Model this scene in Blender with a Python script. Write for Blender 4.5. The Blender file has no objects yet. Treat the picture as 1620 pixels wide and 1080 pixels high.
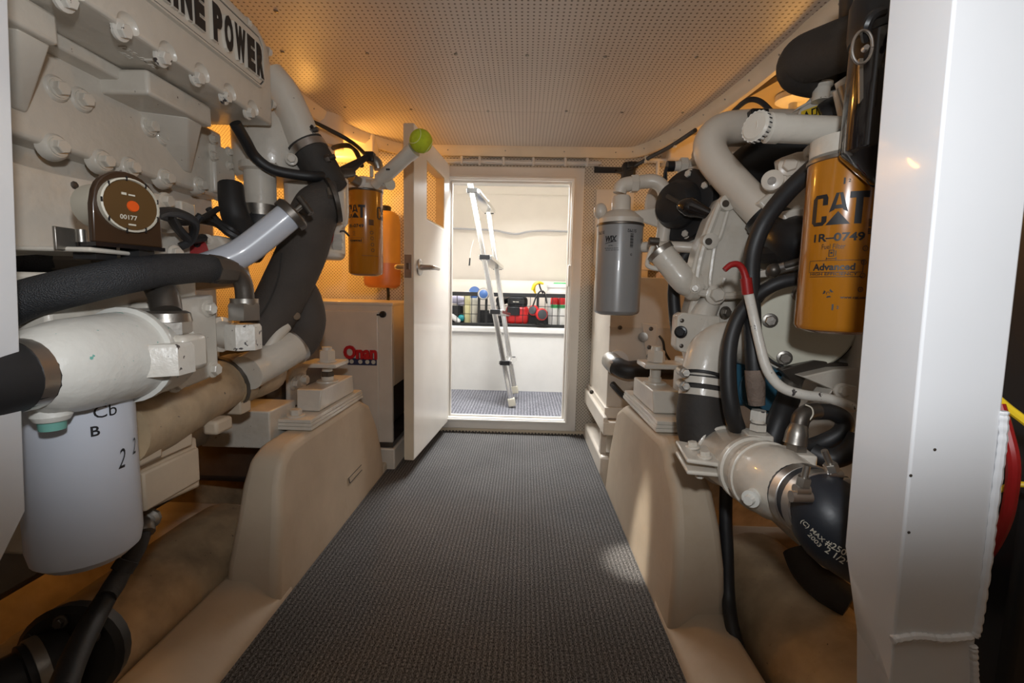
import bpy, bmesh, math, random
from mathutils import Vector, Matrix
V = Vector
random.seed(7)
SC = bpy.context.scene
COL = SC.collection
# ------------------------------------------------------------------ camera
F = 720.0                      # focal length in pixels of the 1620 x 1080 frame (16 mm on 36 mm)
EYE = V((0.0, 0.0, 0.75))
ROLL = math.radians(1.3)
# the aisle direction (+Y) vanishes at pixel (829, 464)
vx, vy = (829-810)/F, (540-464)/F
ca, sa = math.cos(ROLL), math.sin(ROLL)
ux, uy = vx*ca-vy*sa, vx*sa+vy*ca      # the same point before the camera is rolled
yaw = math.atan2(ux, math.hypot(1, uy))
pitch = math.atan2(uy, 1.0)
CAMROT = Matrix.Rotation(yaw, 3, 'Z') @ Matrix.Rotation(math.pi/2-pitch, 3, 'X') @ Matrix.Rotation(ROLL, 3, 'Z')
cam = bpy.data.objects.new('camera', bpy.data.cameras.new('camera'))
COL.objects.link(cam)
cam.matrix_world = Matrix.Translation(EYE) @ CAMROT.to_4x4()
cam.data.sensor_width = 36.0
cam.data.lens = F/1620*36
cam.data.clip_start = 0.02
SC.camera = cam
SC.view_settings.view_transform = 'Standard'
SC.view_settings.look = 'None'
SC.view_settings.exposure = 0.0
SC.view_settings.gamma = 1.0
SC.view_settings.use_curve_mapping = False
# ------------------------------------------------------------------ world and large lights
W = bpy.data.worlds.new('world'); SC.world = W; W.use_nodes = True
W.node_tree.nodes['Background'].inputs[0].default_value = (1.0, 0.86, 0.7, 1)
W.node_tree.nodes['Background'].inputs[1].default_value = 0.006
def lamp(name, typ, loc, power, color, aim=None, **kw):
    d = bpy.data.lights.new(name, typ); d.energy = power; d.color = color
    for k, v in kw.items(): setattr(d, k, v)
    o = bpy.data.objects.new(name, d); COL.objects.link(o); o.location = loc
    if aim is not None: o.rotation_euler = (V(aim)-V(loc)).to_track_quat('-Z', 'Y').to_euler()
    return o
# the photographer's flash just above the lens
lamp('camera_flash', 'SPOT', (0.03, -0.03, 0.91), 17, (0.94, 0.97, 1.0), (0.03, 0.67, 1.61), spot_size=math.radians(180), spot_blend=0.25, shadow_soft_size=0.022)
# daylight falling through the hatch into the far compartment
lamp('hatch_daylight', 'AREA', (-0.25, 3.05, 1.62), 18, (0.95, 0.98, 1.0), (-0.10, 2.5, 0.0), shape='RECTANGLE', size=0.9, size_y=0.7)
lamp('door_carpet_fill', 'AREA', (-0.08, 2.68, 1.60), 36, (0.95, 0.98, 1.0), (-0.12, 1.95, 0.0), shape='RECTANGLE', size=0.55, size_y=0.16)  # added fill, hidden above the doorway, brightens the carpet; no fixture there
# warm bulkhead lamps outboard of the engines (fixtures built below)
WARM = (1.0, 0.47, 0.09)
lamp('bulkhead_lamp_light', 'POINT', (-0.93, 2.08, 1.27), 8.5, WARM, shadow_soft_size=0.05)
lamp('bulkhead_lamp_light.001', 'POINT', (0.98, 1.80, 1.24), 3.8, WARM, shadow_soft_size=0.05)
lamp('bilge_lamp_light', 'POINT', (-1.14, 0.92, 0.36), 0.8, WARM, shadow_soft_size=0.05)
lamp('bilge_lamp_light.001', 'POINT', (1.06, 0.80, 0.33), 0.8, WARM, shadow_soft_size=0.05)
# added narrow spot, no real source: makes the bright patch by the right bed
lamp('carpet_patch_spot', 'SPOT', (-0.12, 1.02, 1.43), 150, (1.0, 0.95, 0.86), (0.325, 1.22, 0.05), spot_size=math.radians(8.5), spot_blend=0.8, shadow_soft_size=0.02)
# ------------------------------------------------------------------ picture -> place helpers
def ray(px, py): return CAMROT @ V(((px-810)/F, (540-py)/F, -1.0))
def at(px, py, Y):
    d = ray(px, py); return EYE + d*(Y/d.y)
def atX(px, py, X):
    d = ray(px, py); return EYE + d*(X/d.x)
def atZ(px, py, Z):
    d = ray(px, py); return EYE + d*((Z-EYE.z)/d.z)
def pw(n, Y): return n*Y/F
# ------------------------------------------------------------------ materials
MATS = {}
def mat(name, col, rough=0.5, metal=0.0, var=0.06, scale=9.0, bump=0.0, bscale=60.0, coat=0.0, dirt=0.0, dirtcol=(0.20, 0.12, 0.05), alpha=1.0, trans=0.0, emis=None, spots=0.0, spotcol=(0.1, 0.08, 0.06)):
    m = bpy.data.materials.new(name); m.use_nodes = True
    nt = m.node_tree; N = nt.nodes; L = nt.links
    b = N['Principled BSDF']
    b.inputs['Roughness'].default_value = rough; b.inputs['Metallic'].default_value = metal
    b.inputs['Coat Weight'].default_value = coat; b.inputs['Transmission Weight'].default_value = trans
    g = N.new('ShaderNodeNewGeometry')
    n1 = N.new('ShaderNodeTexNoise'); n1.inputs['Scale'].default_value = scale; n1.inputs['Detail'].default_value = 5
    L.new(g.outputs['Position'], n1.inputs['Vector'])
    r = N.new('ShaderNodeValToRGB'); L.new(n1.outputs['Fac'], r.inputs['Fac'])
    c = V(col)
    r.color_ramp.elements[0].position = 0.3; r.color_ramp.elements[1].position = 0.7
    r.color_ramp.elements[0].color = (*(c*(1-var)), 1); r.color_ramp.elements[1].color = (*[min(1, x) for x in c*(1+var)], 1)
    out = r.outputs['Color']
    if dirt > 0:
        n2 = N.new('ShaderNodeTexNoise'); n2.inputs['Scale'].default_value = 6.0; n2.inputs['Detail'].default_value = 8; n2.inputs['Roughness'].default_value = 0.7
        L.new(g.outputs['Position'], n2.inputs['Vector'])
        r2 = N.new('ShaderNodeValToRGB'); r2.color_ramp.elements[0].position = 0.52; r2.color_ramp.elements[1].position = 0.78
        r2.color_ramp.elements[0].color = (0, 0, 0, 1); r2.color_ramp.elements[1].color = (dirt, dirt, dirt, 1)
        L.new(n2.outputs['Fac'], r2.inputs['Fac'])
        mx = N.new('ShaderNodeMixRGB'); L.new(r2.outputs['Color'], mx.inputs['Fac']); L.new(out, mx.inputs['Color1']); mx.inputs['Color2'].default_value = (*dirtcol, 1)
        out = mx.outputs['Color']
    if spots > 0:
        n3 = N.new('ShaderNodeTexNoise'); n3.inputs['Scale'].default_value = 85.0; n3.inputs['Detail'].default_value = 3
        L.new(g.outputs['Position'], n3.inputs['Vector'])
        r3 = N.new('ShaderNodeValToRGB'); r3.color_ramp.elements[0].position = 0.74-0.12*spots; r3.color_ramp.elements[1].position = 0.76-0.12*spots
        r3.color_ramp.elements[0].color = (0, 0, 0, 1)
        L.new(n3.outputs['Fac'], r3.inputs['Fac'])
        mx = N.new('ShaderNodeMixRGB'); L.new(r3.outputs['Color'], mx.inputs['Fac']); L.new(out, mx.inputs['Color1']); mx.inputs['Color2'].default_value = (*spotcol, 1)
        out = mx.outputs['Color']
    L.new(out, b.inputs['Base Color'])
    if bump > 0:
        n4 = N.new('ShaderNodeTexNoise'); n4.inputs['Scale'].default_value = bscale; n4.inputs['Detail'].default_value = 3
        L.new(g.outputs['Position'], n4.inputs['Vector'])
        bp = N.new('ShaderNodeBump'); bp.inputs['Strength'].default_value = bump; bp.inputs['Distance'].default_value = 0.004
        L.new(n4.outputs['Fac'], bp.inputs['Height']); L.new(bp.outputs['Normal'], b.inputs['Normal'])
    if emis:
        b.inputs['Emission Color'].default_value = (*emis[0], 1); b.inputs['Emission Strength'].default_value = emis[1]
    MATS[name] = m
    return m
def perforated(name, col, pitch, hole, axes, rough=0.4, stagger=False, bump=0.5):
    m = mat(name, col, rough, var=0.04, scale=2.5, dirt=0.0)
    nt = m.node_tree; N = nt.nodes; L = nt.links; b = N['Principled BSDF']
    g = N.new('ShaderNodeNewGeometry'); sx = N.new('ShaderNodeSeparateXYZ'); L.new(g.outputs['Position'], sx.inputs[0])
    def math_(op, a, bb=None):
        k = N.new('ShaderNodeMath'); k.operation = op
        for i, x in enumerate((a, bb)):
            if x is None: continue
            if isinstance(x, (int, float)): k.inputs[i].default_value = x
            else: L.new(x, k.inputs[i])
        return k.outputs[0]
    def grid(off):
        d = []
        for a in axes:
            t = math_('ADD', math_('DIVIDE', sx.outputs[a], pitch), 100.0+off)
            t = math_('SUBTRACT', math_('FRACT', t), 0.5)
            d.append(math_('MULTIPLY', t, t))
        return math_('SQRT', math_('ADD', d[0], d[1]))
    dist = grid(0.0)
    if stagger: dist = math_('MINIMUM', dist, grid(0.5))
    rr = hole/pitch
    mask = N.new('ShaderNodeMapRange'); mask.inputs['From Min'].default_value = rr*0.8; mask.inputs['From Max'].default_value = rr*1.25
    L.new(dist, mask.inputs['Value'])
    src = b.inputs['Base Color'].links[0].from_socket
    mx = N.new('ShaderNodeMixRGB'); mx.inputs['Color1'].default_value = (col[0]*.25, col[1]*.21, col[2]*.17, 1)
    L.new(mask.outputs[0], mx.inputs['Fac']); L.new(src, mx.inputs['Color2']); L.new(mx.outputs[0], b.inputs['Base Color'])
    bp = N.new('ShaderNodeBump'); bp.inputs['Strength'].default_value = bump; bp.inputs['Distance'].default_value = 0.002
    L.new(mask.outputs[0], bp.inputs['Height']); L.new(bp.outputs['Normal'], b.inputs['Normal'])
    return m
def carpet(name, col, pitch):
    m = mat(name, col, 0.95, var=0.1, scale=4.0)
    nt = m.node_tree; N = nt.nodes; L = nt.links; b = N['Principled BSDF']
    b.inputs['Specular IOR Level'].default_value = 0.1
    g = N.new('ShaderNodeNewGeometry'); mp = N.new('ShaderNodeVectorMath'); mp.operation = 'MULTIPLY'; mp.inputs[1].default_value = (1, 0.45, 1)
    L.new(g.outputs['Position'], mp.inputs[0])
    n = N.new('ShaderNodeTexNoise'); n.inputs['Scale'].default_value = 430; n.inputs['Detail'].default_value = 2; L.new(mp.outputs[0], n.inputs['Vector'])
    rp = N.new('ShaderNodeValToRGB'); rp.color_ramp.elements[0].position = 0.36; rp.color_ramp.elements[1].position = 0.68
    rp.color_ramp.elements[0].color = (0.3, 0.3, 0.3, 1); rp.color_ramp.elements[1].color = (1.9, 1.88, 1.86, 1)
    L.new(n.outputs['Fac'], rp.inputs['Fac'])
    w = N.new('ShaderNodeTexWave'); w.wave_type = 'BANDS'; w.bands_direction = 'X'; w.inputs['Scale'].default_value = 0.314/pitch; w.inputs['Distortion'].default_value = 0.6; w.inputs['Detail'].default_value = 1
    L.new(g.outputs['Position'], w.inputs['Vector'])
    mw = N.new('ShaderNodeMapRange'); mw.inputs['To Min'].default_value = 0.62; mw.inputs['To Max'].default_value = 1.15; L.new(w.outputs['Fac'], mw.inputs['Value'])
    src = b.inputs['Base Color'].links[0].from_socket
    m1 = N.new('ShaderNodeMixRGB'); m1.blend_type = 'MULTIPLY'; m1.inputs[0].default_value = 1; L.new(src, m1.inputs[1]); L.new(rp.outputs[0], m1.inputs[2])
    m2 = N.new('ShaderNodeVectorMath'); m2.operation = 'SCALE'; L.new(m1.outputs[0], m2.inputs[0]); L.new(mw.outputs[0], m2.inputs['Scale'])
    L.new(m2.outputs[0], b.inputs['Base Color'])
    bp = N.new('ShaderNodeBump'); bp.inputs['Strength'].default_value = 0.35; bp.inputs['Distance'].default_value = 0.003
    ad = N.new('ShaderNodeMath'); ad.operation = 'ADD'; L.new(n.outputs['Fac'], ad.inputs[0]); L.new(w.outputs['Fac'], ad.inputs[1])
    L.new(ad.outputs[0], bp.inputs['Height']); L.new(bp.outputs['Normal'], b.inputs['Normal'])
    return m
def braided(name, col, scale=620):
    m = mat(name, col, 0.6, var=0.1)
    nt = m.node_tree; N = nt.nodes; L = nt.links; b = N['Principled BSDF']
    g = N.new('ShaderNodeNewGeometry'); n = N.new('ShaderNodeTexVoronoi'); n.inputs['Scale'].default_value = scale
    L.new(g.outputs['Position'], n.inputs['Vector'])
    bp = N.new('ShaderNodeBump'); bp.inputs['Strength'].default_value = 0.55; bp.inputs['Distance'].default_value = 0.002
    L.new(n.outputs['Distance'], bp.inputs['Height']); L.new(bp.outputs['Normal'], b.inputs['Normal'])
    return m
M = dict(
    paint=mat('engine_paint', (0.63, 0.585, 0.51), 0.30, var=0.07, bump=0.28, bscale=55, coat=0.3, dirt=0.5, dirtcol=(0.40, 0.31, 0.20), spots=0.02, spotcol=(0.16, 0.12, 0.09)),
    paint_worn=mat('engine_paint_worn', (0.66, 0.63, 0.57), 0.35, bump=0.3, bscale=80, coat=0.2, dirt=0.35, dirtcol=(0.4, 0.32, 0.22), spots=0.75, spotcol=(0.06, 0.05, 0.05)),
    verdigris=mat('engine_paint_verdigris', (0.70, 0.69, 0.64), 0.38, bump=0.3, bscale=70, coat=0.2, spots=0.45, spotcol=(0.16, 0.42, 0.36)),
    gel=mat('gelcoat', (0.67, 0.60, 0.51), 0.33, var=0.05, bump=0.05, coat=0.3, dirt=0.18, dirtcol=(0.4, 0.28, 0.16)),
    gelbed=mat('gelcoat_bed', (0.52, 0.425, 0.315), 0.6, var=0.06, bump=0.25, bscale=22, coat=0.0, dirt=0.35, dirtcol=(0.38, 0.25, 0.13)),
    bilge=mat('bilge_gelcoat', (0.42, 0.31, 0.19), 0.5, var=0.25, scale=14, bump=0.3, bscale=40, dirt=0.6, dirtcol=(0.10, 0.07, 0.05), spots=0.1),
    post=mat('post_paint', (0.80, 0.81, 0.83), 0.16, var=0.015, bump=0.03, bscale=18, coat=0.3, spots=0.0),
    door=mat('door_paint', (0.82, 0.78, 0.72), 0.34, var=0.02, bump=0.05, bscale=12, coat=0.2),
    cream=mat('cream_paint', (0.72, 0.62, 0.47), 0.42, var=0.05, bump=0.06),
    vinyl=mat('cream_vinyl', (0.76, 0.68, 0.59), 0.6, var=0.02, bump=0.1, bscale=14),
    white=mat('white_paint', (0.72, 0.70, 0.67), 0.45, var=0.03, bump=0.25, bscale=16),
    foil=mat('foil_liner', (0.72, 0.62, 0.45), 0.28, metal=0.7, var=0.08, bump=0.35, bscale=9),
    rubber=mat('black_rubber', (0.016, 0.016, 0.017), 0.5, var=0.2, bump=0.1),
    rubber_dull=mat('dull_rubber', (0.035, 0.031, 0.028), 0.75, var=0.25, bump=0.25, bscale=120, dirt=0.3, dirtcol=(0.10, 0.08, 0.06)),
    wrap=mat('charcoal_exhaust_wrap', (0.066, 0.055, 0.047), 0.85, var=0.2, bump=0.4, bscale=160),
    navy=mat('navy_rubber', (0.018, 0.022, 0.030), 0.42, var=0.15, bump=0.1),
    braid=braided('braided_hose', (0.022, 0.023, 0.026)),
    black=mat('black_plastic', (0.012, 0.012, 0.013), 0.32, var=0.1),
    blackgloss=mat('black_gloss_enamel', (0.012, 0.010, 0.010), 0.12, coat=0.5, var=0.1),
    steel=mat('dull_steel', (0.33, 0.31, 0.28), 0.38, metal=0.9, var=0.2, bump=0.15, dirt=0.4, dirtcol=(0.16, 0.09, 0.04)),
    darksteel=mat('dark_steel', (0.13, 0.115, 0.10), 0.42, metal=0.8, var=0.25, bump=0.15, dirt=0.4, dirtcol=(0.10, 0.05, 0.02)),
    stainless=mat('stainless', (0.55, 0.53, 0.51), 0.33, metal=1.0, var=0.06),
    alu=mat('polished_aluminium', (0.82, 0.81, 0.79), 0.22, metal=1.0, var=0.05),
    catyellow=mat('filter_yellow', (0.42, 0.155, 0.010), 0.22, var=0.03, coat=0.5),
    catdark=mat('filter_shadow_black', (0.02, 0.017, 0.014), 0.35),
    wixgrey=mat('filter_grey', (0.29, 0.285, 0.28), 0.3, var=0.02, coat=0.3),
    ink=mat('black_ink', (0.012, 0.012, 0.014), 0.5, var=0.0),
    red=mat('red_plastic', (0.55, 0.02, 0.02), 0.35, var=0.06),
    darkred=mat('dark_red_rubber', (0.30, 0.012, 0.012), 0.38, var=0.1),
    logored=mat('logo_red', (0.50, 0.015, 0.02), 0.35, var=0.0),
    logoblue=mat('logo_blue', (0.035, 0.04, 0.09), 0.4, var=0.0),
    ball=mat('tennis_felt', (0.52, 0.62, 0.03), 0.95, var=0.12, scale=60, bump=0.6, bscale=300),
    orangejug=mat('amber_plastic', (0.58, 0.32, 0.07), 0.38, var=0.06, trans=0.15),
    orangejug2=mat('amber_coolant', (0.47, 0.18, 0.07), 0.35, var=0.06, trans=0.1),
    yellow=mat('yellow_plastic', (0.80, 0.55, 0.02), 0.4),
    green=mat('green_label', (0.05, 0.40, 0.12), 0.5),
    teal=mat('teal_plastic', (0.02, 0.28, 0.30), 0.4),
    blue=mat('blue_plastic', (0.06, 0.14, 0.36), 0.4),
    pumpblue=mat('blue_enamel', (0.03, 0.11, 0.17), 0.4, var=0.2),
    oilplastic=mat('pale_yellow_plastic', (0.62, 0.56, 0.30), 0.35),
    lilac=mat('lilac_cloth', (0.55, 0.52, 0.66), 0.9, bump=0.4),
    gauge=mat('gauge_face', (0.10, 0.05, 0.012), 0.5, coat=0.0, var=0.1),
    glow=mat('gauge_orange', (0.75, 0.10, 0.01), 0.4, var=0.0),
    beigeprint=mat('pale_print', (0.62, 0.58, 0.48), 0.5, var=0.0),
    filterwhite=mat('filter_white', (0.60, 0.63, 0.70), 0.3, var=0.02, coat=0.2),
    disc=mat('cover_cream', (0.66, 0.64, 0.52), 0.4, var=0.05, bump=0.1, dirt=0.3, dirtcol=(0.5, 0.42, 0.26)),
    bulb=mat('bulb_glow', (1, 0.8, 0.5), 0.4, emis=((1.0, 0.62, 0.25), 6.0)),
    wood=mat('door_core', (0.62, 0.47, 0.27), 0.5, var=0.08),
    decal=mat('warning_yellow', (0.75, 0.50, 0.03), 0.4, var=0.0),
)
M['ceil'] = perforated('perforated_ceiling', (0.56, 0.50, 0.44), 0.0155, 0.0028, (0, 1), rough=0.42)
M['wallperf'] = perforated('perforated_wall', (0.72, 0.66, 0.56), 0.017, 0.0026, (0, 2), rough=0.4, stagger=True)
M['sideperf'] = perforated('perforated_side', (0.72, 0.66, 0.56), 0.017, 0.0026, (1, 2), rough=0.4, stagger=True)
M['carpet'] = carpet('ribbed_carpet', (0.115, 0.110, 0.107), 0.0115)
M['carpet2'] = carpet('far_carpet', (0.21, 0.21, 0.235), 0.02)
# ------------------------------------------------------------------ mesh helpers
def frame(axis, hint=None):
    z = V(axis).normalized(); h = V(hint) if hint is not None else (V((0, 0, 1)) if abs(z.z) < 0.9 else V((0, 1, 0)))
    x = h.cross(z)
    if x.length < 1e-6: x = V((1, 0, 0)).cross(z)
    x.normalize(); return x, z.cross(x), z
class B:
    def __init__(s): s.v = []; s.f = []
    def add(s, vs, fs):
        o = len(s.v); s.v += [V(x) for x in vs]; s.f += [tuple(o+i for i in f) for f in fs]; return s
    def box(s, c, size, rot=None):
        h = [x/2 for x in size]; vs = []
        for i in range(8):
            p = V(((h[0] if i & 1 else -h[0]), (h[1] if i & 2 else -h[1]), (h[2] if i & 4 else -h[2])))
            if rot is not None: p = rot @ p
            vs.append(V(c)+p)
        return s.add(vs, [(0, 2, 3, 1), (4, 5, 7, 6), (0, 1, 5, 4), (2, 6, 7, 3), (0, 4, 6, 2), (1, 3, 7, 5)])
    def bb(s, x0, x1, y0, y1, z0, z1): return s.box(((x0+x1)/2, (y0+y1)/2, (z0+z1)/2), (abs(x1-x0), abs(y1-y0), abs(z1-z0)))
    def prism(s, poly, vec):
        n = len(poly); vec = V(vec); a = [V(p) for p in poly]; b = [p+vec for p in a]
        nrm = V((0, 0, 0))
        for i in range(n): nrm += a[i].cross(a[(i+1) % n])
        if nrm.dot(vec) > 0: a, b = b, a
        return s.add(a+b, [tuple(range(n)), tuple(range(2*n-1, n-1, -1))]+[(i, n+i, n+(i+1) % n, (i+1) % n) for i in range(n)])
    def ring(s, outer, inner, vec):          # plate with a hole, both loops of the same length
        n = len(outer); vec = V(vec)
        a = [V(p) for p in outer]; b = [V(p) for p in inner]; c = [p+vec for p in a]; d = [p+vec for p in b]
        fs = []
        for i in range(n):
            j = (i+1) % n
            fs += [(i, j, n+j, n+i), (2*n+i, 3*n+i, 3*n+j, 2*n+j), (i, 2*n+i, 2*n+j, j), (n+i, n+j, 3*n+j, 3*n+i)]
        return s.add(a+b+c+d, fs)
    def loft(s, loops, cap=True):
        n = len(loops[0]); o = []; fs = []
        for l in loops: o += [V(p) for p in l]
        for k in range(len(loops)-1):
            for i in range(n):
                j = (i+1) % n
                fs.append((k*n+i, k*n+j, (k+1)*n+j, (k+1)*n+i))
        if cap: fs += [tuple(range(n-1, -1, -1)), tuple((len(loops)-1)*n+i for i in range(n))]
        return s.add(o, fs)
    def lathe(s, o, axis, prof, n=24, hint=None):
        x, y, z = frame(axis, hint); o = V(o)
        return s.loft([[o+z*t+(x*math.cos(2*math.pi*i/n)+y*math.sin(2*math.pi*i/n))*r for i in range(n)] for t, r in prof])
    def cyl(s, a, b, r, r2=None, n=20):
        a = V(a); b = V(b); return s.lathe(a, b-a, [(0, r), ((b-a).length, r if r2 is None else r2)], n)
    def tube(s, pts, r, n=12, sub=6, cap=True):
        P, R = spline(pts, r, sub)
        loops = []; prev = None
        for i, p in enumerate(P):
            t = (P[min(i+1, len(P)-1)]-P[max(i-1, 0)]).normalized()
            if prev is None: x, y, _ = frame(t)
            else:
                x = prev-t*prev.dot(t); x.normalize(); y = t.cross(x)
            prev = x
            loops.append([p+(x*math.cos(2*math.pi*k/n)+y*math.sin(2*math.pi*k/n))*R[i] for k in range(n)])
        return s.loft(loops, cap)
    def sphere(s, c, r, n=20, m=12, sc=(1, 1, 1)):
        c = V(c); loops = []
        for j in range(1, m):
            a = math.pi*j/m
            loops.append([c+V((math.sin(a)*math.cos(2*math.pi*i/n)*sc[0], math.sin(a)*math.sin(2*math.pi*i/n)*sc[1], -math.cos(a)*sc[2]))*r for i in range(n)])
        return s.loft(loops)
    def hexn(s, o, axis, r, h, hint=None, ch=0.12):
        return s.lathe(o, axis, [(0, r), (h*(1-ch), r), (h, r*0.9)], 6, hint)
def spline(pts, r, sub):
    P = [V(p) for p in pts]; n = len(P)
    R = list(r) if isinstance(r, (list, tuple)) else [r]*n
    if n < 3 or sub < 2: return P, R
    oP, oR = [], []
    for i in range(n-1):
        a, b, c, d = P[max(i-1, 0)], P[i], P[i+1], P[min(i+2, n-1)]
        for k in range(sub):
            t = k/sub
            oP.append(0.5*((2*b)+(c-a)*t+(2*a-5*b+4*c-d)*t*t+(3*b-a-3*c+d)*t**3)); oR.append(R[i]+(R[i+1]-R[i])*t)
    return oP+[P[-1]], oR+[R[-1]]
def wpos(o):
    p = V((0, 0, 0))
    while o is not None: p = p+o.location; o = o.parent
    return p
def setp(o, label=None, cat=None, group=None, kind=None):
    for k, v in (('label', label), ('category', cat), ('group', group), ('kind', kind)):
        if v: o[k] = v
    return o
def O(name, b, m, parent=None, label=None, cat=None, group=None, kind=None, bevel=0.0, seg=2, ang=35, subsurf=0):
    me = bpy.data.meshes.new(name)
    off = V((0, 0, 0))
    if parent is None:
        lo = V([min(p[i] for p in b.v) for i in range(3)]); hi = V([max(p[i] for p in b.v) for i in range(3)])
        off = V(((lo.x+hi.x)/2, (lo.y+hi.y)/2, lo.z))
    else: off = wpos(parent)
    me.from_pydata([tuple(p-off) for p in b.v], [], b.f)
    bm = bmesh.new(); bm.from_mesh(me); bmesh.ops.recalc_face_normals(bm, faces=bm.faces); bm.to_mesh(me); bm.free()
    for p in me.polygons: p.use_smooth = True
    me.set_sharp_from_angle(angle=math.radians(ang))
    me.materials.append(M[m] if isinstance(m, str) else m)
    o = bpy.data.objects.new(name, me); COL.objects.link(o)
    if parent is None: o.location = off
    else: o.parent = parent
    if bevel > 0:
        bv = o.modifiers.new('bevel', 'BEVEL'); bv.width = bevel; bv.segments = seg; bv.limit_method = 'ANGLE'; bv.angle_limit = math.radians(35); bv.harden_normals = False
        me.set_sharp_from_angle(angle=math.radians(80))
    if subsurf:
        sm = o.modifiers.new('subsurf', 'SUBSURF'); sm.levels = subsurf; sm.render_levels = subsurf
    return setp(o, label, cat, group, kind)
def thing(name, label, cat, loc, group=None, kind=None):
    o = bpy.data.objects.new(name, None); COL.objects.link(o); o.location = loc; o.empty_display_size = 0.05
    return setp(o, label, cat, group, kind)
# shared bolt meshes: unit hex head with washer, +Z out of the surface
def unit_bolt(kind):
    b = B()
    if kind == 'bolt':
        b.lathe((0, 0, -0.3), (0, 0, 1), [(0, 1.45), (0.42, 1.45), (0.5, 1.3)], 16); b.hexn((0, 0, 0.1), (0, 0, 1), 1.0, 0.95)
    elif kind == 'boss':
        b.lathe((0, 0, -1.0), (0, 0, 1), [(0, 2.1), (1.1, 1.85), (1.45, 1.5)], 18); b.lathe((0, 0, 0.4), (0, 0, 1), [(0, 1.3), (0.25, 1.3)], 14); b.hexn((0, 0, 0.6), (0, 0, 1), 1.0, 1.0)
    elif kind == 'screw':
        b.lathe((0, 0, -0.2), (0, 0, 1), [(0, 1), (0.35, 1), (0.6, 0.6)], 8)
    me = bpy.data.meshes.new(kind); me.from_pydata([tuple(p) for p in b.v], [], b.f)
    for p in me.polygons: p.use_smooth = True
    me.set_sharp_from_angle(angle=math.radians(35))
    return me
BOLTS = {}
def bolt(parent, pos, axis, r, m='paint', kind='bolt', name='bolt', spin=0.3):
    key = (kind, m)
    if key not in BOLTS:
        me = unit_bolt(kind); me.materials.append(M[m]); BOLTS[key] = me
    o = bpy.data.objects.new(name, BOLTS[key]); COL.objects.link(o); o.parent = parent
    x, y, z = frame(axis)
    o.matrix_basis = Matrix.Translation(V(pos)-wpos(parent)) @ Matrix((x, y, z)).transposed().to_4x4() @ Matrix.Rotation(spin, 4, 'Z') @ Matrix.Scale(r, 4)
    return o
# lettering -> mesh in the XY plane, centred, height = size
def text_b(s, size, bold=0.0, extrude=0.0, width=None, shear=0.0):
    cu = bpy.data.curves.new('t', 'FONT'); cu.body = s; cu.size = 1.0; cu.offset = bold; cu.extrude = extrude; cu.shear = shear; cu.resolution_u = 3
    o = bpy.data.objects.new('t', cu); COL.objects.link(o)
    dg = bpy.context.evaluated_depsgraph_get()
    me = bpy.data.meshes.new_from_object(o.evaluated_get(dg))
    vs = [v.co.copy() for v in me.vertices]; fs = [tuple(p.vertices) for p in me.polygons]
    bpy.data.objects.remove(o); bpy.data.curves.remove(cu); bpy.data.meshes.remove(me)
    x0, x1 = min(v.x for v in vs), max(v.x for v in vs); y0, y1 = min(v.y for v in vs), max(v.y for v in vs)
    k = size/(y1-y0); kx = k if width is None else width/(x1-x0)
    return [V(((v.x-(x0+x1)/2)*kx, (v.y-(y0+y1)/2)*k, v.z)) for v in vs], fs
def place_text(name, s, size, origin, right, up, m, parent, bold=0.0, depth=0.0006, width=None, shear=0.0, solid=0.0):
    vs, fs = text_b(s, size, bold, solid, width, shear)
    r = V(right).normalized(); u = V(up).normalized(); n = r.cross(u)
    zs = max(v.z for v in vs) if solid else 0
    b = B(); b.add([V(origin)+r*v.x+u*v.y+n*(depth+(v.z*0.02 if not solid else (v.z+zs)*1.0)) for v in vs], fs)
    return O(name, b, m, parent)
def flat_shape(polys, origin, right, up, depth=0.0006):
    r = V(right).normalized(); u = V(up).normalized(); n = r.cross(u); b = B()
    for p in polys: b.add([V(origin)+r*x+u*y+n*depth for x, y in p], [tuple(range(len(p)))])
    return b
def wrap_mesh(vs, fs, axis_xy, radius, z, ang, step=0.004):
    """bend a flat XY mesh round a vertical cylinder; ang = azimuth of its middle"""
    bm = bmesh.new(); bv = [bm.verts.new(v) for v in vs]
    for f in fs:
        try: bm.faces.new([bv[i] for i in f])
        except ValueError: pass
    x0, x1 = min(v.x for v in vs), max(v.x for v in vs); x = x0+step
    while x < x1:
        bmesh.ops.bisect_plane(bm, geom=bm.verts[:]+bm.edges[:]+bm.faces[:], plane_co=(x, 0, 0), plane_no=(1, 0, 0)); x += step
    bm.verts.index_update(); b = B()
    out = []
    for v in bm.verts:
        a = ang+v.co.x/radius
        out.append(V((axis_xy[0]+radius*math.cos(a), axis_xy[1]+radius*math.sin(a), z+v.co.y)))
    b.add(out, [tuple(v.index for v in f.verts) for f in bm.faces]); bm.free()
    return b
def wrap_text(name, s, size, axis_xy, radius, z, ang, m, parent, bold=0.0, width=None, shear=0.0):
    vs, fs = text_b(s, size, bold, 0, width, shear)
    return O(name, wrap_mesh(vs, fs, axis_xy, radius+0.0005, z, ang), m, parent)
def wrap_polys(name, polys, axis_xy, radius, z, ang, m, parent):
    vs, fs = [], []
    for p in polys:
        o = len(vs); vs += [V((x, y, 0)) for x, y in p]; fs.append(tuple(range(o, o+len(p))))
    return O(name, wrap_mesh(vs, fs, axis_xy, radius+0.0005, z, ang), m, parent)
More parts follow.
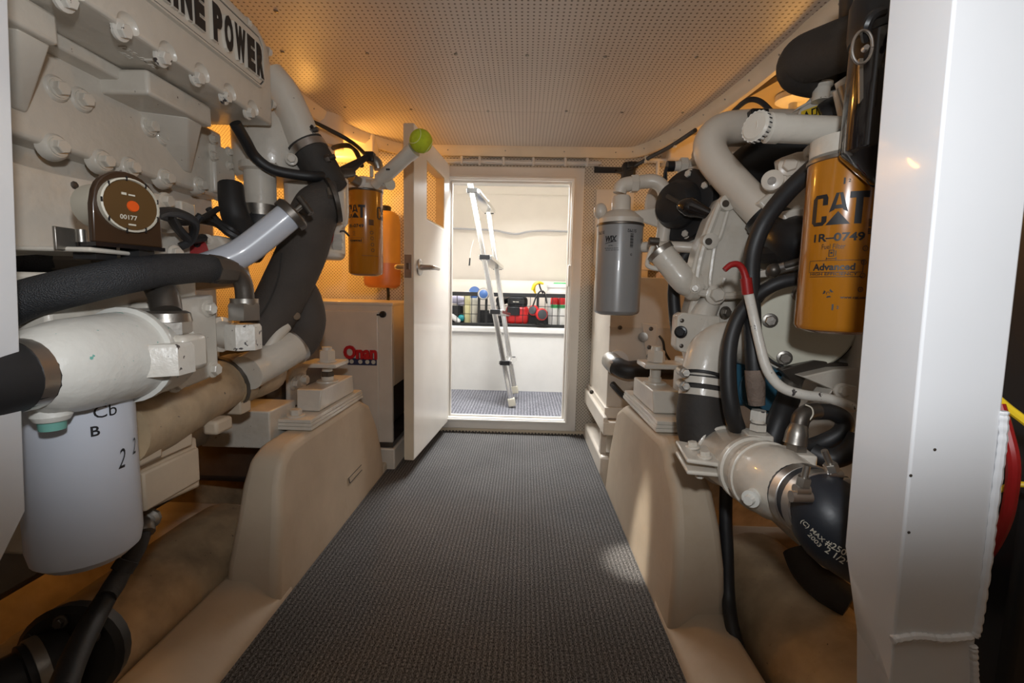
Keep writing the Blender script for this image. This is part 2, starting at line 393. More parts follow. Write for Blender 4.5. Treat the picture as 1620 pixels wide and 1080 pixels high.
# ================================================================== ROOM SHELL
YW = 2.40          # door bulkhead
ZC = 1.475         # perforated ceiling
XL, XR = -0.56, 0.338   # carpet edges
def S(name, b, m, parent=None, **kw):
    return O(name, b, m, parent, kind='structure' if parent is None else None, **kw)
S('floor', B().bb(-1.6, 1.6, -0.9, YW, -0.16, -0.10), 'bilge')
S('floor_carpet', B().bb(XL, XR, -0.9, YW-0.012, -0.10, 0.0), 'carpet')
# little looped edge of the carpet at the door bulkhead
b = B()
for i in range(44):
    x = XL+0.12+i*0.0178
    if x < XR-0.01: b.bb(x, x+0.009, YW-0.03, YW-0.012, 0.0, 0.006)
S('carpet_fringe', b, 'carpet')
S('floor_far', B().bb(-1.5, 1.5, YW+0.05, 3.75, -0.06, -0.01), 'carpet2')
# outer overhead, hull sides, rear
S('ceiling', B().bb(-1.6, 1.6, -0.9, YW+0.05, ZC+0.14, ZC+0.18), 'foil')
S('wall_left', B().add([(-1.28, -0.9, -0.12), (-1.28, YW, -0.12), (-1.38, YW, 1.7), (-1.38, -0.9, 1.7), (-1.33, -0.9, -0.12), (-1.33, YW, -0.12), (-1.43, YW, 1.7), (-1.43, -0.9, 1.7)],
  [(0, 1, 2, 3), (4, 7, 6, 5), (0, 3, 7, 4), (1, 5, 6, 2), (2, 6, 7, 3), (0, 4, 5, 1)]), 'sideperf')
S('wall_right', B().add([(1.22, -0.9, -0.12), (1.22, YW, -0.12), (1.32, YW, 1.7), (1.32, -0.9, 1.7), (1.27, -0.9, -0.12), (1.27, YW, -0.12), (1.37, YW, 1.7), (1.37, -0.9, 1.7)],
  [(0, 1, 2, 3), (4, 7, 6, 5), (0, 3, 7, 4), (1, 5, 6, 2), (2, 6, 7, 3), (0, 4, 5, 1)]), 'sideperf')
S('wall_rear', B().bb(-1.6, 1.6, -0.96, -0.90, -0.16, 1.7), 'white')
# ceiling panel outline (plan), followed by the moulding
def cz(px, py): p = atZ(px, py, ZC); return (p.x, p.y)
outl_ = [(-0.87, -0.9), (-0.865, 0.9)]+[cz(*p) for p in ((436, 118), (490, 163), (545, 198), (590, 216), (640, 230), (690, 236), (830, 236.5), (972, 238), (1015, 231), (1060, 211), (1120, 173), (1180, 128), (1260, 60), (1340, -8))]+[(0.86, 0.5), (0.87, -0.9)]
outl = [(x, min(y, YW-.034)) for x, y in outl_]
op, _ = spline([V((x, y, ZC)) for x, y in outl], 0.0, 5)
for p in op: p.y = min(p.y, YW-.034)
seamY = atZ(830, 177, ZC).y
def clip(pts, keep):
    out = []
    for i, p in enumerate(pts):
        q = pts[(i+1) % len(pts)]
        if keep(p): out.append(p)
        if keep(p) != keep(q):
            t = (seamY-p.y)/(q.y-p.y); out.append(p.lerp(q, t))
    return out
pan = S('ceiling_panel', B().prism(clip(op, lambda p: p.y < seamY), (0, 0, 0.012)), 'ceil')
b = B().prism([V((p.x, p.y+0.0025 if p.y < seamY+0.002 else p.y, p.z)) for p in clip(op, lambda p: p.y >= seamY)], (0, 0, 0.012))
pan2 = S('ceiling_panel', b, 'ceil')
SCREW = [(437, 18), (447, 83), (581, 85), (721, 86), (834, 88), (958, 90), (1102, 91), (546, 170), (650, 173), (772, 176), (896, 176), (984, 178), (1080, 178)]
for px, py in SCREW: bolt(pan, atZ(px, py, ZC-0.0015), (0, 0, -1), 0.0058, 'steel', 'screw', 'screw')
b = B()
prof = [(-.024, 0.012), (-.022, -0.008), (-.014, -0.030), (0.0, -0.044), (0.016, -0.044), (0.028, -0.030), (0.032, 0.02)]   # (outboard, down)
loops = []
for i, p in enumerate(op):
    t = (op[min(i+1, len(op)-1)]-op[max(i-1, 0)]).normalized(); n = V((-t.y, t.x, 0))
    loops.append([p+n*u+V((0, 0, w)) for u, w in prof])
b.loft(loops)
tr = S('trim_1', b, 'cream')
for k in range(12, len(op)-8, 3):
    p = op[k]; t = (op[k+1]-op[k-1]).normalized(); n = V((-t.y, t.x, 0))
    bolt(tr, p-n*0.018+V((0, 0, -0.022)), (-n.x, -n.y, -1), 0.0032, 'steel', 'screw', 'screw')
# soffit outboard of the moulding, lit by the bulkhead lamps
S('soffit_left', B().prism([(-1.4, -0.9, ZC+0.03), (-0.90, -0.9, ZC+0.03), (-0.90, 1.55, ZC+0.03), (-0.80, 1.95, ZC+0.03), (-0.62, 2.25, ZC+0.03), (-0.45, 2.32, ZC+0.03), (-0.45, YW, ZC+0.03), (-1.4, YW, ZC+0.03)], (0, 0, 0.02)), 'cream')
S('soffit_right', B().prism([(1.4, -0.9, ZC+0.03), (0.90, -0.9, ZC+0.03), (0.90, 1.55, ZC+0.03), (0.80, 1.95, ZC+0.03), (0.62, 2.25, ZC+0.03), (0.45, 2.32, ZC+0.03), (0.45, YW, ZC+0.03), (1.4, YW, ZC+0.03)], (0, 0, 0.02)), 'foil')
# door bulkhead with opening
OX0, OX1, OZ0, OZ1 = -0.396, 0.234, 0.075, 1.325
ww = S('wall_front', B().bb(-1.4, OX0, YW, YW+0.05, -0.12, 1.65).bb(OX1, 1.4, YW, YW+0.05, -0.12, 1.65).bb(OX0, OX1, YW, YW+0.05, OZ1, 1.65).bb(OX0, OX1, YW, YW+0.05, -0.12, OZ0), 'wallperf')
def rect(x0, x1, z0, z1, y): return [(x0, y, z0), (x1, y, z0), (x1, y, z1), (x0, y, z1)]
cas = S('trim_2', B().ring(rect(OX0-0.05, OX1+0.060, OZ0-0.055, OZ1+0.062, YW-0.016), rect(OX0+0.004, OX1-0.004, OZ0+0.004, OZ1-0.004, YW-0.016), (0, 0.075, 0)), 'door', bevel=0.004)
S('trim_3', B().ring(rect(OX0-0.012, OX1+0.014, OZ0-0.014, OZ1+0.014, YW-0.026), rect(OX0-0.002, OX1+0.002, OZ0-0.002, OZ1+0.002, YW-0.026), (0, 0.012, 0)), 'door', bevel=0.003)
S('trim_4', B().ring(rect(OX0+0.004, OX1-0.004, OZ0+0.004, OZ1-0.004, YW+0.015), rect(OX0+0.014, OX1-0.014, OZ0+0.012, OZ1-0.014, YW+0.015), (0, 0.02, 0)), 'door', bevel=0.003)
S('baseboard_front', B().bb(-0.47, 0.345, YW-0.012, YW, 0.0, OZ0-0.055), 'cream')
# strike keeper on the jamb
st = S('trim_5', B().bb(OX1-0.01, OX1+0.002, YW-0.022, YW+0.01, 0.79, 0.90), 'door', bevel=0.003)
# white wire raceway above the door with clips
rz = at(830, 258, YW).z
race = thing('cable_raceway', 'white cable raceway with clips running above the doorway', 'raceway', (0, YW-0.02, rz-0.02))
O('channel', B().bb(-0.42, 0.36, YW-0.02, YW, rz-0.012, rz+0.012), 'white', race, bevel=0.003)
O('cable', B().tube([(-0.44, YW-0.03, rz-0.01), (-0.2, YW-0.03, rz-0.002), (0.1, YW-0.03, rz-0.004), (0.37, YW-0.03, rz-0.001)], 0.006, 8), 'white', race)
for x in (-0.33, -0.24, -0.12, 0.03, 0.19, 0.30): O('clip', B().bb(x-0.006, x+0.006, YW-0.038, YW-0.018, rz-0.020, rz+0.02), 'white', race, bevel=0.002)
# ---- door 1, swung open towards us
DY0 = 1.80
xa = at(655, 460, DY0).x
zt, zb = at(655, 207, DY0).z, at(655, 716, DY0).z
zt, zb = 1.385, 0.058
hx, hy = OX0+0.004, YW-0.03
dirv = V((xa-hx, DY0-hy, 0)); DW = dirv.length; dirv.normalize(); dn = V((dirv.y, -dirv.x, 0))
if dn.x > 0: dn = -dn                    # dn: outboard side (away from the aisle)
TH = 0.042
def dpt(t, z, u=0.0): return V((hx, hy, 0))+dirv*t+dn*u+V((0, 0, z))
door = thing('door_1', 'white access door with a cut-out window, swung open into the aisle', 'door', dpt(DW/2, zb), kind='structure')
w0, w1 = 0.10, 0.40
wz0 = at(700, 362, 2.26).z; wz1 = wz0+0.245
O('leaf', B().ring([dpt(0, zb), dpt(DW, zb), dpt(DW, zt), dpt(0, zt)], [dpt(w0, wz0), dpt(w1, wz0), dpt(w1, wz1), dpt(w0, wz1)], dn*TH), 'door', door, bevel=0.003)
O('window_lining', B().ring([dpt(w0, wz0, .001), dpt(w1, wz0, .001), dpt(w1, wz1, .001), dpt(w0, wz1, .001)], [dpt(w0+.006, wz0+.006, .001), dpt(w1-.006, wz0+.006, .001), dpt(w1-.006, wz1-.006, .001), dpt(w0+.006, wz1-.006, .001)], dn*(TH-.002)), 'wood', door)
hz = at(645, 421, DY0).z
O('edge_strip', B().prism([dpt(DW, zb, .002), dpt(DW, zt, .002), dpt(DW, zt, TH-.002), dpt(DW, zb, TH-.002)], dirv*0.0015), 'cream', door)
lp = O('latch_plate', B().prism([dpt(DW, hz-.045, .010), dpt(DW, hz+.045, .010), dpt(DW, hz+.045, TH-.004), dpt(DW, hz-.045, TH-.004)], dirv*0.003), 'steel', door)
O('latch_tongue', B().prism([dpt(DW, hz-.012, .018), dpt(DW, hz+.012, .018), dpt(DW, hz+.012, TH-.014), dpt(DW, hz-.012, TH-.014)], dirv*0.010), 'darksteel', lp)
for sgn, nm in ((-1, 'handle'), (1, 'handle')):
    u0 = 0.0 if sgn < 0 else TH
    c = dpt(DW-0.065, hz, u0)
    h = O(nm, B().lathe(c, dn*sgn, [(0, 0.034), (0.006, 0.033), (0.010, 0.026)], 24), 'stainless', door)
    O('spindle', B().lathe(c, dn*sgn, [(0.008, 0.013), (0.05, 0.011)], 16), 'stainless', h)
    e = c+dn*sgn*0.052
    O('lever', B().tube([e-dn*sgn*0.006, e+dn*sgn*0.004-dirv*0.01, e+dn*sgn*0.006-dirv*0.05, e+dn*sgn*0.002-dirv*0.105], [0.010, 0.010, 0.008, 0.007], 10), 'stainless', h)
# ================================================================== FAR COMPARTMENT
YF = 3.50
S('wall_far_lower', B().bb(-1.3, 1.3, YF, YF+0.05, -0.06, at(800, 527, YF).z), 'white')
S('ledge_far', B().bb(-1.3, 1.3, YF-0.025, YF+0.42, at(800, 527, YF).z, at(800, 517, YF).z), 'white', bevel=0.012)
ZL = at(800, 517, YF).z
# padded hull lining: bulging vinyl panels with a soft seam
yy = 3.86
zz = [at(800, 462, yy).z-0.2, at(800, 443, yy).z, at(800, 366, yy).z, at(800, 311, yy).z]
def pad(name, z0, z1, bulge, y0):
    b = B(); loops = []
    n = 10
    for i in range(n+1):
        t = i/n; s = math.sin(math.pi*t)**0.5
        loops.append((y0-bulge*s, z0+(z1-z0)*t))
    vs = []; fs = []
    for x in (-1.4, -0.5, 0.5, 1.4):
        for (y, z) in loops: vs.append((x, y, z))
    m_ = n+1
    for k in range(3):
        for i in range(n): fs.append((k*m_+i, (k+1)*m_+i, (k+1)*m_+i+1, k*m_+i+1))
    for k in (0, 3):
        pass
    b.add(vs, fs)
    return S(name, b, 'vinyl')
pad('wall_far_pad', zz[0], zz[1], 0.045, yy)
pad('wall_far_pad', zz[1], zz[3]+0.02, 0.03, yy+0.02)
S('wall_far', B().bb(-1.4, 1.4, yy+0.03, yy+0.08, -0.06, 1.75), 'vinyl')
S('wall_far_side', B().bb(-1.36, -1.3, YW+0.05, yy+0.05, -0.06, 1.75), 'white')
S('wall_far_side', B().bb(1.3, 1.36, YW+0.05, yy+0.05, -0.06, 1.75), 'white')
# far overhead with the hatch opening that the ladder climbs through
zf = 1.63
b = B().ring([(-1.36, YW+0.05, zf), (1.36, YW+0.05, zf), (1.36, yy+0.05, zf), (-1.36, yy+0.05, zf)], [(-0.72, 2.68, zf), (0.22, 2.68, zf), (0.22, 3.42, zf), (-0.72, 3.42, zf)], (0, 0, 0.05))
S('ceiling_far', b, 'white')
# sagging grey cable on the lining
pts = [at(px, py, yy-0.055) for px, py in ((690, 360), (735, 362), (780, 364), (800, 368), (818, 370), (838, 366), (870, 365), (915, 367))]
O('lining_cable', B().tube(pts, 0.0075, 8), mat('grey_cable', (0.42, 0.40, 0.40), 0.6), label='grey cable sagging across the far cream lining', cat='cable')
# ---- folding ladder
lad = thing('ladder', 'polished aluminium ladder standing in the compartment beyond the doorway', 'ladder', at(806, 645, 2.98))
def rail(p0, p1, q):
    a = at(*p0); c = at(*p1); ax = (c-a).normalized()
    x, y, z = frame(ax, (0, 1, 0))
    bb = B().prism([a+x*0.0+y*0.014, a+x*0.034+y*0.014, a+x*0.034-y*0.014, a+x*0.0-y*0.014], c-a)
    r = O('rail', bb, 'alu', lad, bevel=0.004)
    for s_ in (0.2, 0.8): O('rail_rib', B().prism([a+x*(0.034*s_-.003)+y*0.017, a+x*(0.034*s_+.003)+y*0.017, a+x*(0.034*s_+.003)-y*0.017, a+x*(0.034*s_-.003)-y*0.017], c-a), 'stainless', r)
    ft = a-ax*0.012
    f = O('foot', B().prism([ft+x*-.006+y*.02, ft+x*.042+y*.02, ft+x*.042-y*.02, ft+x*-.006-y*.02], ax*0.055), 'beigeprint', lad, bevel=0.006)
    return a, c
a0, c0 = rail((806, 640, 2.98), (738, 283, 2.98), 0)
a1, c1 = rail((811, 620, 3.24), (766, 318, 3.30), 1)
x_, y_, z_ = frame((c0-a0), (0, 1, 0))
for t in (0.20, 0.43, 0.67, 0.955):
    p, q = a0.lerp(c0, t), a1.lerp(c1, max(0, t*1.02-0.02))
    sx_ = V((1, 0, 0))
    O('tread', B().prism([p-sx_*0.015+V((0, 0, .004)), p+sx_*0.07+V((0, 0, .004)), p+sx_*0.07-V((0, 0, .02)), p-sx_*0.015-V((0, 0, .02))], q-p), 'alu', lad, bevel=0.002)
    for e in (p, q): O('tread_cap', B().box(e+V((0.025, -0.016 if e is p else 0.016, -0.008)), (0.065, 0.012, 0.03)), 'black', lad, bevel=0.002)
O('cord', B().tube([at(749, 380, 2.95), at(745, 395, 2.95), at(743.5, 408, 2.95)], 0.0016, 6), 'beigeprint', lad)
O('cord_toggle', B().cyl(at(743.5, 408, 2.95), at(742.5, 420, 2.95), 0.005), 'black', lad)
# ---- black grid crate racks on the ledge
yc = YF+0.03
zt_ = at(800, 463, yc).z; zb_ = ZL+0.004
XA, XB_ = at(700, 490, yc).x, at(897, 490, yc).x
rk = thing('grid_basket', 'long black grid-front storage basket on the far white ledge', 'basket', ((XA+XB_)/2, yc, zb_))
O('top_rail', B().bb(XA, XB_, yc-0.008, yc+0.008, zt_-0.03, zt_), 'black', rk, bevel=0.003)
O('bottom_rail', B().bb(XA, XB_, yc-0.008, yc+0.008, zb_, zb_+0.02), 'black', rk, bevel=0.003)
O('back_panel', B().bb(XA, XB_, yc+0.30, yc+0.31, zb_, zt_-0.01), 'black', rk)
O('tray', B().bb(XA, XB_, yc+0.01, yc+0.30, zb_, zb_+0.008), 'black', rk)
n = 17
for i in range(n+1):
    x = XA+(XB_-XA)*i/n
    wdt = 0.010 if i in (5, 6, 13) else 0.0022
    O('upright_bar', B().bb(x-wdt, x+wdt, yc-0.004, yc+0.002, zb_+0.02, zt_-0.03), 'black', rk)
for k in (1, 2):
    z = zb_+0.02+(zt_-0.05-zb_)*k/3
    O('cross_bar', B().bb(XA, XB_, yc-0.005, yc+0.001, z-0.002, z+0.002), 'black', rk)
# contents
yi = yc+0.09
def it(px, py, d=0.0): return at(px, py, yi+d)
def onshelf(px): p = at(px, 512, yi); return V((p.x, yi, zb_+0.009))
def bottle(px, w, h, m, capm, label, caph=0.03, neck=0.4, group=None, d=0.0, lab=None):
    p = onshelf(px)+V((0, d, 0)); r = w/2
    t = thing('bottle', label, 'bottle', p, group)
    O('body', B().lathe(p, (0, 0, 1), [(0, r*0.92), (0.006, r), (h*0.72, r), (h*0.84, r*neck), (h-caph, r*neck)], 16), m, t)
    O('cap', B().lathe(p+V((0, 0, h-caph)), (0, 0, 1), [(0, r*neck*1.15), (caph*0.9, r*neck*1.1), (caph, r*neck*0.8)], 14), capm, t)
    if lab: O('label_band', B().lathe(p, (0, 0, 1), [(h*lab[0], r*1.01), (h*lab[1], r*1.01)], 16), lab[2], t)
    return t
H = zt_-zb_
bottle(738.5, 0.060, H*0.98, 'oilplastic', 'white', 'pale yellow oil jug behind the grid, left one of the pair', 0.03, 0.75)
bottle(749, 0.062, H*0.98, 'beigeprint', 'blue', 'pale milky jug with blue cap behind the grid', 0.05, 0.75)
bottle(876, 0.058, H*0.86, 'white', 'red', 'white bottle with red top and green band, left one', 0.055, 0.95, lab=(0.62, 0.74, 'green'))
bottle(888.5, 0.058, H*0.86, 'white', 'red', 'white bottle with red top and green band, right one beside the jamb', 0.055, 0.95, lab=(0.62, 0.74, 'green'))
# lilac cloth, white tube and teal bottle at the left end
p = onshelf(722)
O('folded_cloth', B().sphere(p+V((0, 0, H*0.72)), 0.075, sc=(1, 0.8, 0.42)).sphere(p+V((0.045, 0.01, H*0.62)), 0.05, sc=(1, 0.8, 0.5)), 'lilac', label='lilac folded cloth tucked at the left end of the basket', cat='cloth')
O('storage_tub', B().lathe(onshelf(719)+V((0, 0.03, 0)), (0, 0, 1), [(0, 0.06), (H*0.52, 0.065), (H*0.54, 0.06)], 16), 'rubber', label='small dark tub under the lilac cloth', cat='tub')
sb = thing('spray_bottle', 'teal and white spray bottle lying tilted at the left end of the basket', 'bottle', onshelf(724)+V((0, -0.02, 0)))
O('body', B().lathe(it(712, 497, -0.05), it(726, 509, -0.05)-it(712, 497, -0.05), [(0, .008), (.02, .02), (.09, .022), (.1, .012)], 14), 'white', sb)
O('trigger_head', B().sphere(it(730, 503, -0.03), 0.028, sc=(1, .8, 1)), 'teal', sb)
# round chrome-rimmed blue lamp hanging at the ladder
lp_ = thing('work_lamp', 'round blue-backed lamp hanging on the basket rim beside the ladder', 'lamp', it(765, 470, -0.11))
O('rim', B().lathe(it(765, 465, -0.13), (0, -1, 0.1), [(0, .038), (.012, .046), (.022, .040)], 20), 'stainless', lp_)
O('lens', B().lathe(it(765, 465, -0.15), (0, -1, 0.1), [(0, .036), (.004, .030), (.007, .0)], 20), 'blue', lp_)
O('disc_blue', B().lathe(it(751, 462, .02), (0, -1, 0.15), [(0, .045), (.012, .045)], 20), 'blue', label='blue round sanding pad standing above the milky jug', cat='pad')
# red and black tool bag
tb = thing('tool_bag', 'red and black soft tool bag behind the basket grid', 'bag', onshelf(818))
p = onshelf(818)
O('body', B().box(p+V((0, 0, H*0.30)), (0.175, 0.12, H*0.58)), 'red', tb, bevel=0.03, seg=3)
O('flap', B().box(p+V((0, -0.004, H*0.70)), (0.16, 0.13, H*0.34)), 'black', tb, bevel=0.03, seg=3)
O('pocket', B().box(p+V((-0.03, -0.062, H*0.42)), (0.10, 0.02, H*0.26)), 'black', tb, bevel=0.006)
O('name_tape', B().box(p+V((-0.012, -0.0705, H*0.70)), (.045, .002, .007)), 'beigeprint', tb)
# dark power tool left of the bag
dt = thing('power_tool', 'dark power tool standing between the ladder and the red bag', 'tool', onshelf(790))
p = onshelf(790)
O('motor', B().cyl(p+V((0, -0.02, H*0.72)), p+V((0.04, 0.06, H*0.75)), 0.035), 'black', dt)
O('grip', B().tube([p+V((0, 0, H*0.7)), p+V((-0.01, 0, H*0.4)), p+V((0.0, 0, 0.02))], [.024, .02, .026], 10), 'rubber', dt)
O('flange', B().cyl(p+V((-.03, -.02, H*.5)), p+V((-.03, -.05, H*.5)), 0.02), 'steel', dt)
# yellow strap clip, ear defenders hanging over the front
em = thing('ear_defenders', 'red and black ear defenders hanging on the basket front', 'ear defenders', it(858, 508, -0.13))
O('headband', B().tube([it(843, 484, -0.14), it(849, 468, -0.14), it(856, 460, -0.14), it(862, 464, -0.14), it(865, 480, -0.14)], 0.006, 8), 'rubber', em)
for q, (cx_, cy_, rr) in enumerate(((856, 497, 0.046), (845, 491, 0.040))):
    c = it(cx_, cy_, -0.15+0.03*q)
    ca_ = V((0.35, -1, 0)) if q == 0 else V((-0.5, -1, 0.1))
    cp = O('ear_cup', B().lathe(c, ca_, [(0, rr), (.02, rr), (.026, rr*.9)], 20), 'red', em)
    O('cup_shell', B().lathe(c+ca_.normalized()*.024, ca_, [(0, rr*.82), (.01, rr*.74), (.014, rr*.4)], 20), mat('charcoal_shell%d' % q, (0.05, 0.055, 0.06), 0.4), cp)
    O('cushion', B().lathe(c-ca_.normalized()*.014, ca_, [(0, rr*.8), (.013, rr*.95)], 20), 'rubber', cp)
yl = thing('yellow_clamp', 'yellow spring clamp gripping the basket top rim', 'clamp', it(851, 462, -0.12))
O('jaw', B().tube([it(842, 459, -.12), it(846, 450, -.12), it(853, 447, -.12), it(860, 449, -.12)], [.010, .014, .012, .006], 8), 'yellow', yl)
O('jaw', B().tube([it(846, 450, -.10), it(845, 457, -.10), it(847, 464, -.10)], [.012, .010, .006], 8), 'yellow', yl)
O('grip', B().tube([it(853, 448, -.12), it(855, 456, -.12), it(859, 464, -.12)], .006, 8), 'black', yl)
# white bucket on the right
p = V((at(886, 463, yc+0.16).x, yc+0.2, at(886, 463, yc+0.16).z-0.12))
bk = thing('bucket', 'white ribbed plastic bucket standing behind the basket at the right', 'bucket', V((p.x, p.y, zb_+0.012)))
p = V((p.x, p.y, zb_+0.012))
hb = at(886, 449, yc+0.1).z-p.z
O('body', B().lathe(p, (0, 0, 1), [(0, .085), (hb*.75, .10), (hb*.76, .106), (hb*.82, .106), (hb*.83, .10), (hb*.9, .10), (hb*.91, .107), (hb*.97, .107), (hb, .10)], 28), 'white', bk)
O('green_lid', B().lathe(p+V((0.02, 0, hb)), (0, 0, 1), [(0, .075), (.012, .07)], 24), 'green', bk)
# ================================================================== ENGINE BEDS, BILGE, POSTS
def bed(pix, xin, xtop, xout0, xout1, nm, label):
    P = [atX(px, py, xin) for px, py in pix]
    zt = max(p.z for p in P)
    P[0].z = -0.1; P[-1].z = -0.1
    la, lb = [], []
    for p in P:
        k = max(0, min(1, p.z/zt))
        la.append(V((xin+(xtop-xin)*k, p.y, p.z))); lb.append(V((xout0+(xout1-xout0)*k, p.y, p.z)))
    mid = [a.lerp(c, 0.5) for a, c in zip(la, lb)]
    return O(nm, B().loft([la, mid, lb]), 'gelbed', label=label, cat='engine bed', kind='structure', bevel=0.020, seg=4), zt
bedL, zbl = bed([(437, 967), (441, 900), (446, 830), (449, 770), (456, 728), (470, 704), (488, 690), (575, 632), (590, 640), (599, 668), (606, 705), (612, 742)], XL, XL-0.012, -0.70, -0.655, 'engine_bed', 'tall cream moulded bed block under the left engine mount')
bedR, zbr = bed([(1060, 978), (1064, 900), (1063, 835), (1058, 775), (1048, 738), (1043, 708), (1036, 692), (980, 641), (971, 650), (966, 680), (961, 715), (955, 748)], XR, XR+0.012, 0.475, 0.43, 'engine_bed', 'tall cream moulded bed block under the right engine mount')
# drawn rectangle mark on the left bed
q = [atX(px, py, XL-0.008) for px, py in ((551, 764), (570, 743), (569, 735), (549, 756))]
mk = thing('inspection_plate', 'thin outlined plate set in the left bed block side', 'plate', q[0])
b = B()
for i in (0, 2, 3): b.cyl(q[i]+V((.006, 0, 0)), q[(i+1) % 4]+V((.006, 0, 0)), 0.0012, n=6)
O('outline', b, 'ink', mk)
O('face', B().prism(q, (0.005, 0, 0)), 'gelbed', mk)
# stringers running to the camera
for s, x0, x1, nm, lab in ((-1, XL, -0.70, 'stringer', 'low cream stringer along the left carpet edge'), (1, XR, 0.46, 'stringer', 'low cream stringer along the right carpet edge')):
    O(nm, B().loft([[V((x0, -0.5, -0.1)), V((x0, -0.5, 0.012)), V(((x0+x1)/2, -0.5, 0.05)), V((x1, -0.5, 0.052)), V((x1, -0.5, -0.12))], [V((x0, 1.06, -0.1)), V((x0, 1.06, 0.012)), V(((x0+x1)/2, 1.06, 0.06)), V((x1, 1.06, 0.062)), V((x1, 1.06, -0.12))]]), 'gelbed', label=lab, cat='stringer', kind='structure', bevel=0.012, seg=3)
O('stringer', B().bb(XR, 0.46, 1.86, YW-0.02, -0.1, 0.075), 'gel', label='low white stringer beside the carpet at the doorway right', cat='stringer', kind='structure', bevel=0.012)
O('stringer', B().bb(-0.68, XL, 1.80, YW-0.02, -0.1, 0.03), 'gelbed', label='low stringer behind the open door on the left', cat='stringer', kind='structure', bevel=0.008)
# bilge: cross frames, shaft-log humps
def crossframe(x0, x1, Y, pz, lab):
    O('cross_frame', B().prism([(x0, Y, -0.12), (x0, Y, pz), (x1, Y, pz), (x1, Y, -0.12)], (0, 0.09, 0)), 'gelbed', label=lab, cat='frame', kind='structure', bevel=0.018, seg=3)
crossframe(-1.27, -0.66, 1.20, at(300, 815, 1.20).z, 'cream bilge cross frame left of the carpet, below the left engine')
crossframe(0.44, 1.21, 1.14, at(1220, 856, 1.14).z, 'cream bilge cross frame right of the carpet, below the right engine')
def hump(cx, y0, y1, r, z, lab):
    b = B(); loops = []
    for i in range(9):
        y = y0+(y1-y0)*i/8
        rr = r*(1.0 if i < 8 else 0.97)
        loops.append([V((cx+rr*1.0*math.cos(a), y, z+rr*math.sin(a))) for a in [math.pi*k/16 for k in range(17)]]+[V((cx-rr, y, -0.12)), V((cx+rr, y, -0.12))])
    b.loft(loops)
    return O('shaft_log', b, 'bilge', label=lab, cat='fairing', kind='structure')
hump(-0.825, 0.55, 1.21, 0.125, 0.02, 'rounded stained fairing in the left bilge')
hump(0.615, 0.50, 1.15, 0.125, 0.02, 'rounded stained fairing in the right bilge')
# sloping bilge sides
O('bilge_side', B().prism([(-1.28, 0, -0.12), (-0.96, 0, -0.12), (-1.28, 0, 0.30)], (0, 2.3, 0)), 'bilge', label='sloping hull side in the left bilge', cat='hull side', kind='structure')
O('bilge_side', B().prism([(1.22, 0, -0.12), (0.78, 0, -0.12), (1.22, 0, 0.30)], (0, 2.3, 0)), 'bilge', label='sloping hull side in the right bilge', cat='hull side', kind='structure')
# black seal flange with hose clamp and hose at lower left
c = at(128, 1022, 0.66)
sf = thing('stuffing_box', 'black shaft seal flange with hose clamps in the dark left bilge', 'seal', c)
O('flange', B().lathe(c, (0.15, -1, 0.1), [(0, .075), (.02, .078), (.028, .07)], 28), 'rubber', sf)
O('sleeve', B().lathe(c+V((0, -.02, 0)), (-0.55, -1, -0.05), [(0, .05), (.05, .05), (.052, .044), (.09, .044), (.095, .05), (.16, .05)], 24), 'rubber', sf)
O('clamp_band', B().lathe(c+V((-.012, -.045, 0)), (-0.55, -1, -0.05), [(0, .0525), (.014, .0525)], 24), 'steel', sf)
for a in (0.7, 1.6, 2.5, 4.0): bolt(sf, c+V((.062*math.cos(a), -.026, .062*math.sin(a))), (0.15, -1, .1), 0.007, 'darksteel')
# white square posts either side of the opening we look through
def post(nm, fl, bl, wx, lab):
    """fl, bl: front and back corner (inner face) as [(px,py,Y)*3] from top to bottom"""
    L = []
    for f, k in zip(fl, bl):
        a, c = at(*f), at(*k); L.append([a, V((a.x+wx, a.y, a.z)), V((c.x+wx, c.y, a.z)), V((c.x, c.y, a.z))])
    def ext(l0, l1, z):
        t = (z-l1[0].z)/(l0[0].z-l1[0].z); return [q1.lerp(q0, t) for q0, q1 in zip(l0, l1)]
    loops = [ext(L[0], L[1], 1.46)]+L+[ext(L[-2], L[-1], -0.1)]
    return O(nm, B().loft(loops), 'post', label=lab, cat='post', bevel=0.0022, seg=3), L
pR, LR = post('square_post', [(1510, 0, .42), (1421, 930, .42), (1408, 1080, .42)], [(1408, 0, .494), (1329, 930, .494), (1345, 1080, .494)], 0.078, 'white square post in the right foreground with weld beads')
pL, LL = post('square_post', [(-150, 0, .365), (-120, 880, .365), (-180, 1080, .365)], [(9, 0, .45), (48, 880, .45), (-30, 1080, .45)], -0.09, 'white square post at the left edge of the picture')
def bead(pts, r, par):
    P, _ = spline(pts, 0, 14); b = B()
    R = [r*(0.8+0.25*abs(math.sin(i*0.9+0.6*math.sin(i*0.37)))) for i in range(len(P))]
    b.tube(P, R, 8, 1)
    O('weld_bead', b, 'post', par)
bead([at(px, py, .42) for px, py in ((1588, 650), (1585, 700), (1572, 800), (1560, 900), (1546, 990), (1540, 1006))], 0.0038, pR)
bead([at(px, py, .419) for px, py in ((1411, 1012), (1450, 1006), (1490, 1010), (1536, 1006))], 0.0042, pR)
bead([at(px, py, .42) for px, py in ((1539, 1020), (1540, 1050), (1542, 1090))], 0.0038, pR)
for px, py in ((1479, 711), (1438, 842), (1441, 752)): bolt(pR, at(px, py, .4195), (0, -1, 0), 0.0014, 'darksteel', 'screw', 'paint_chip')
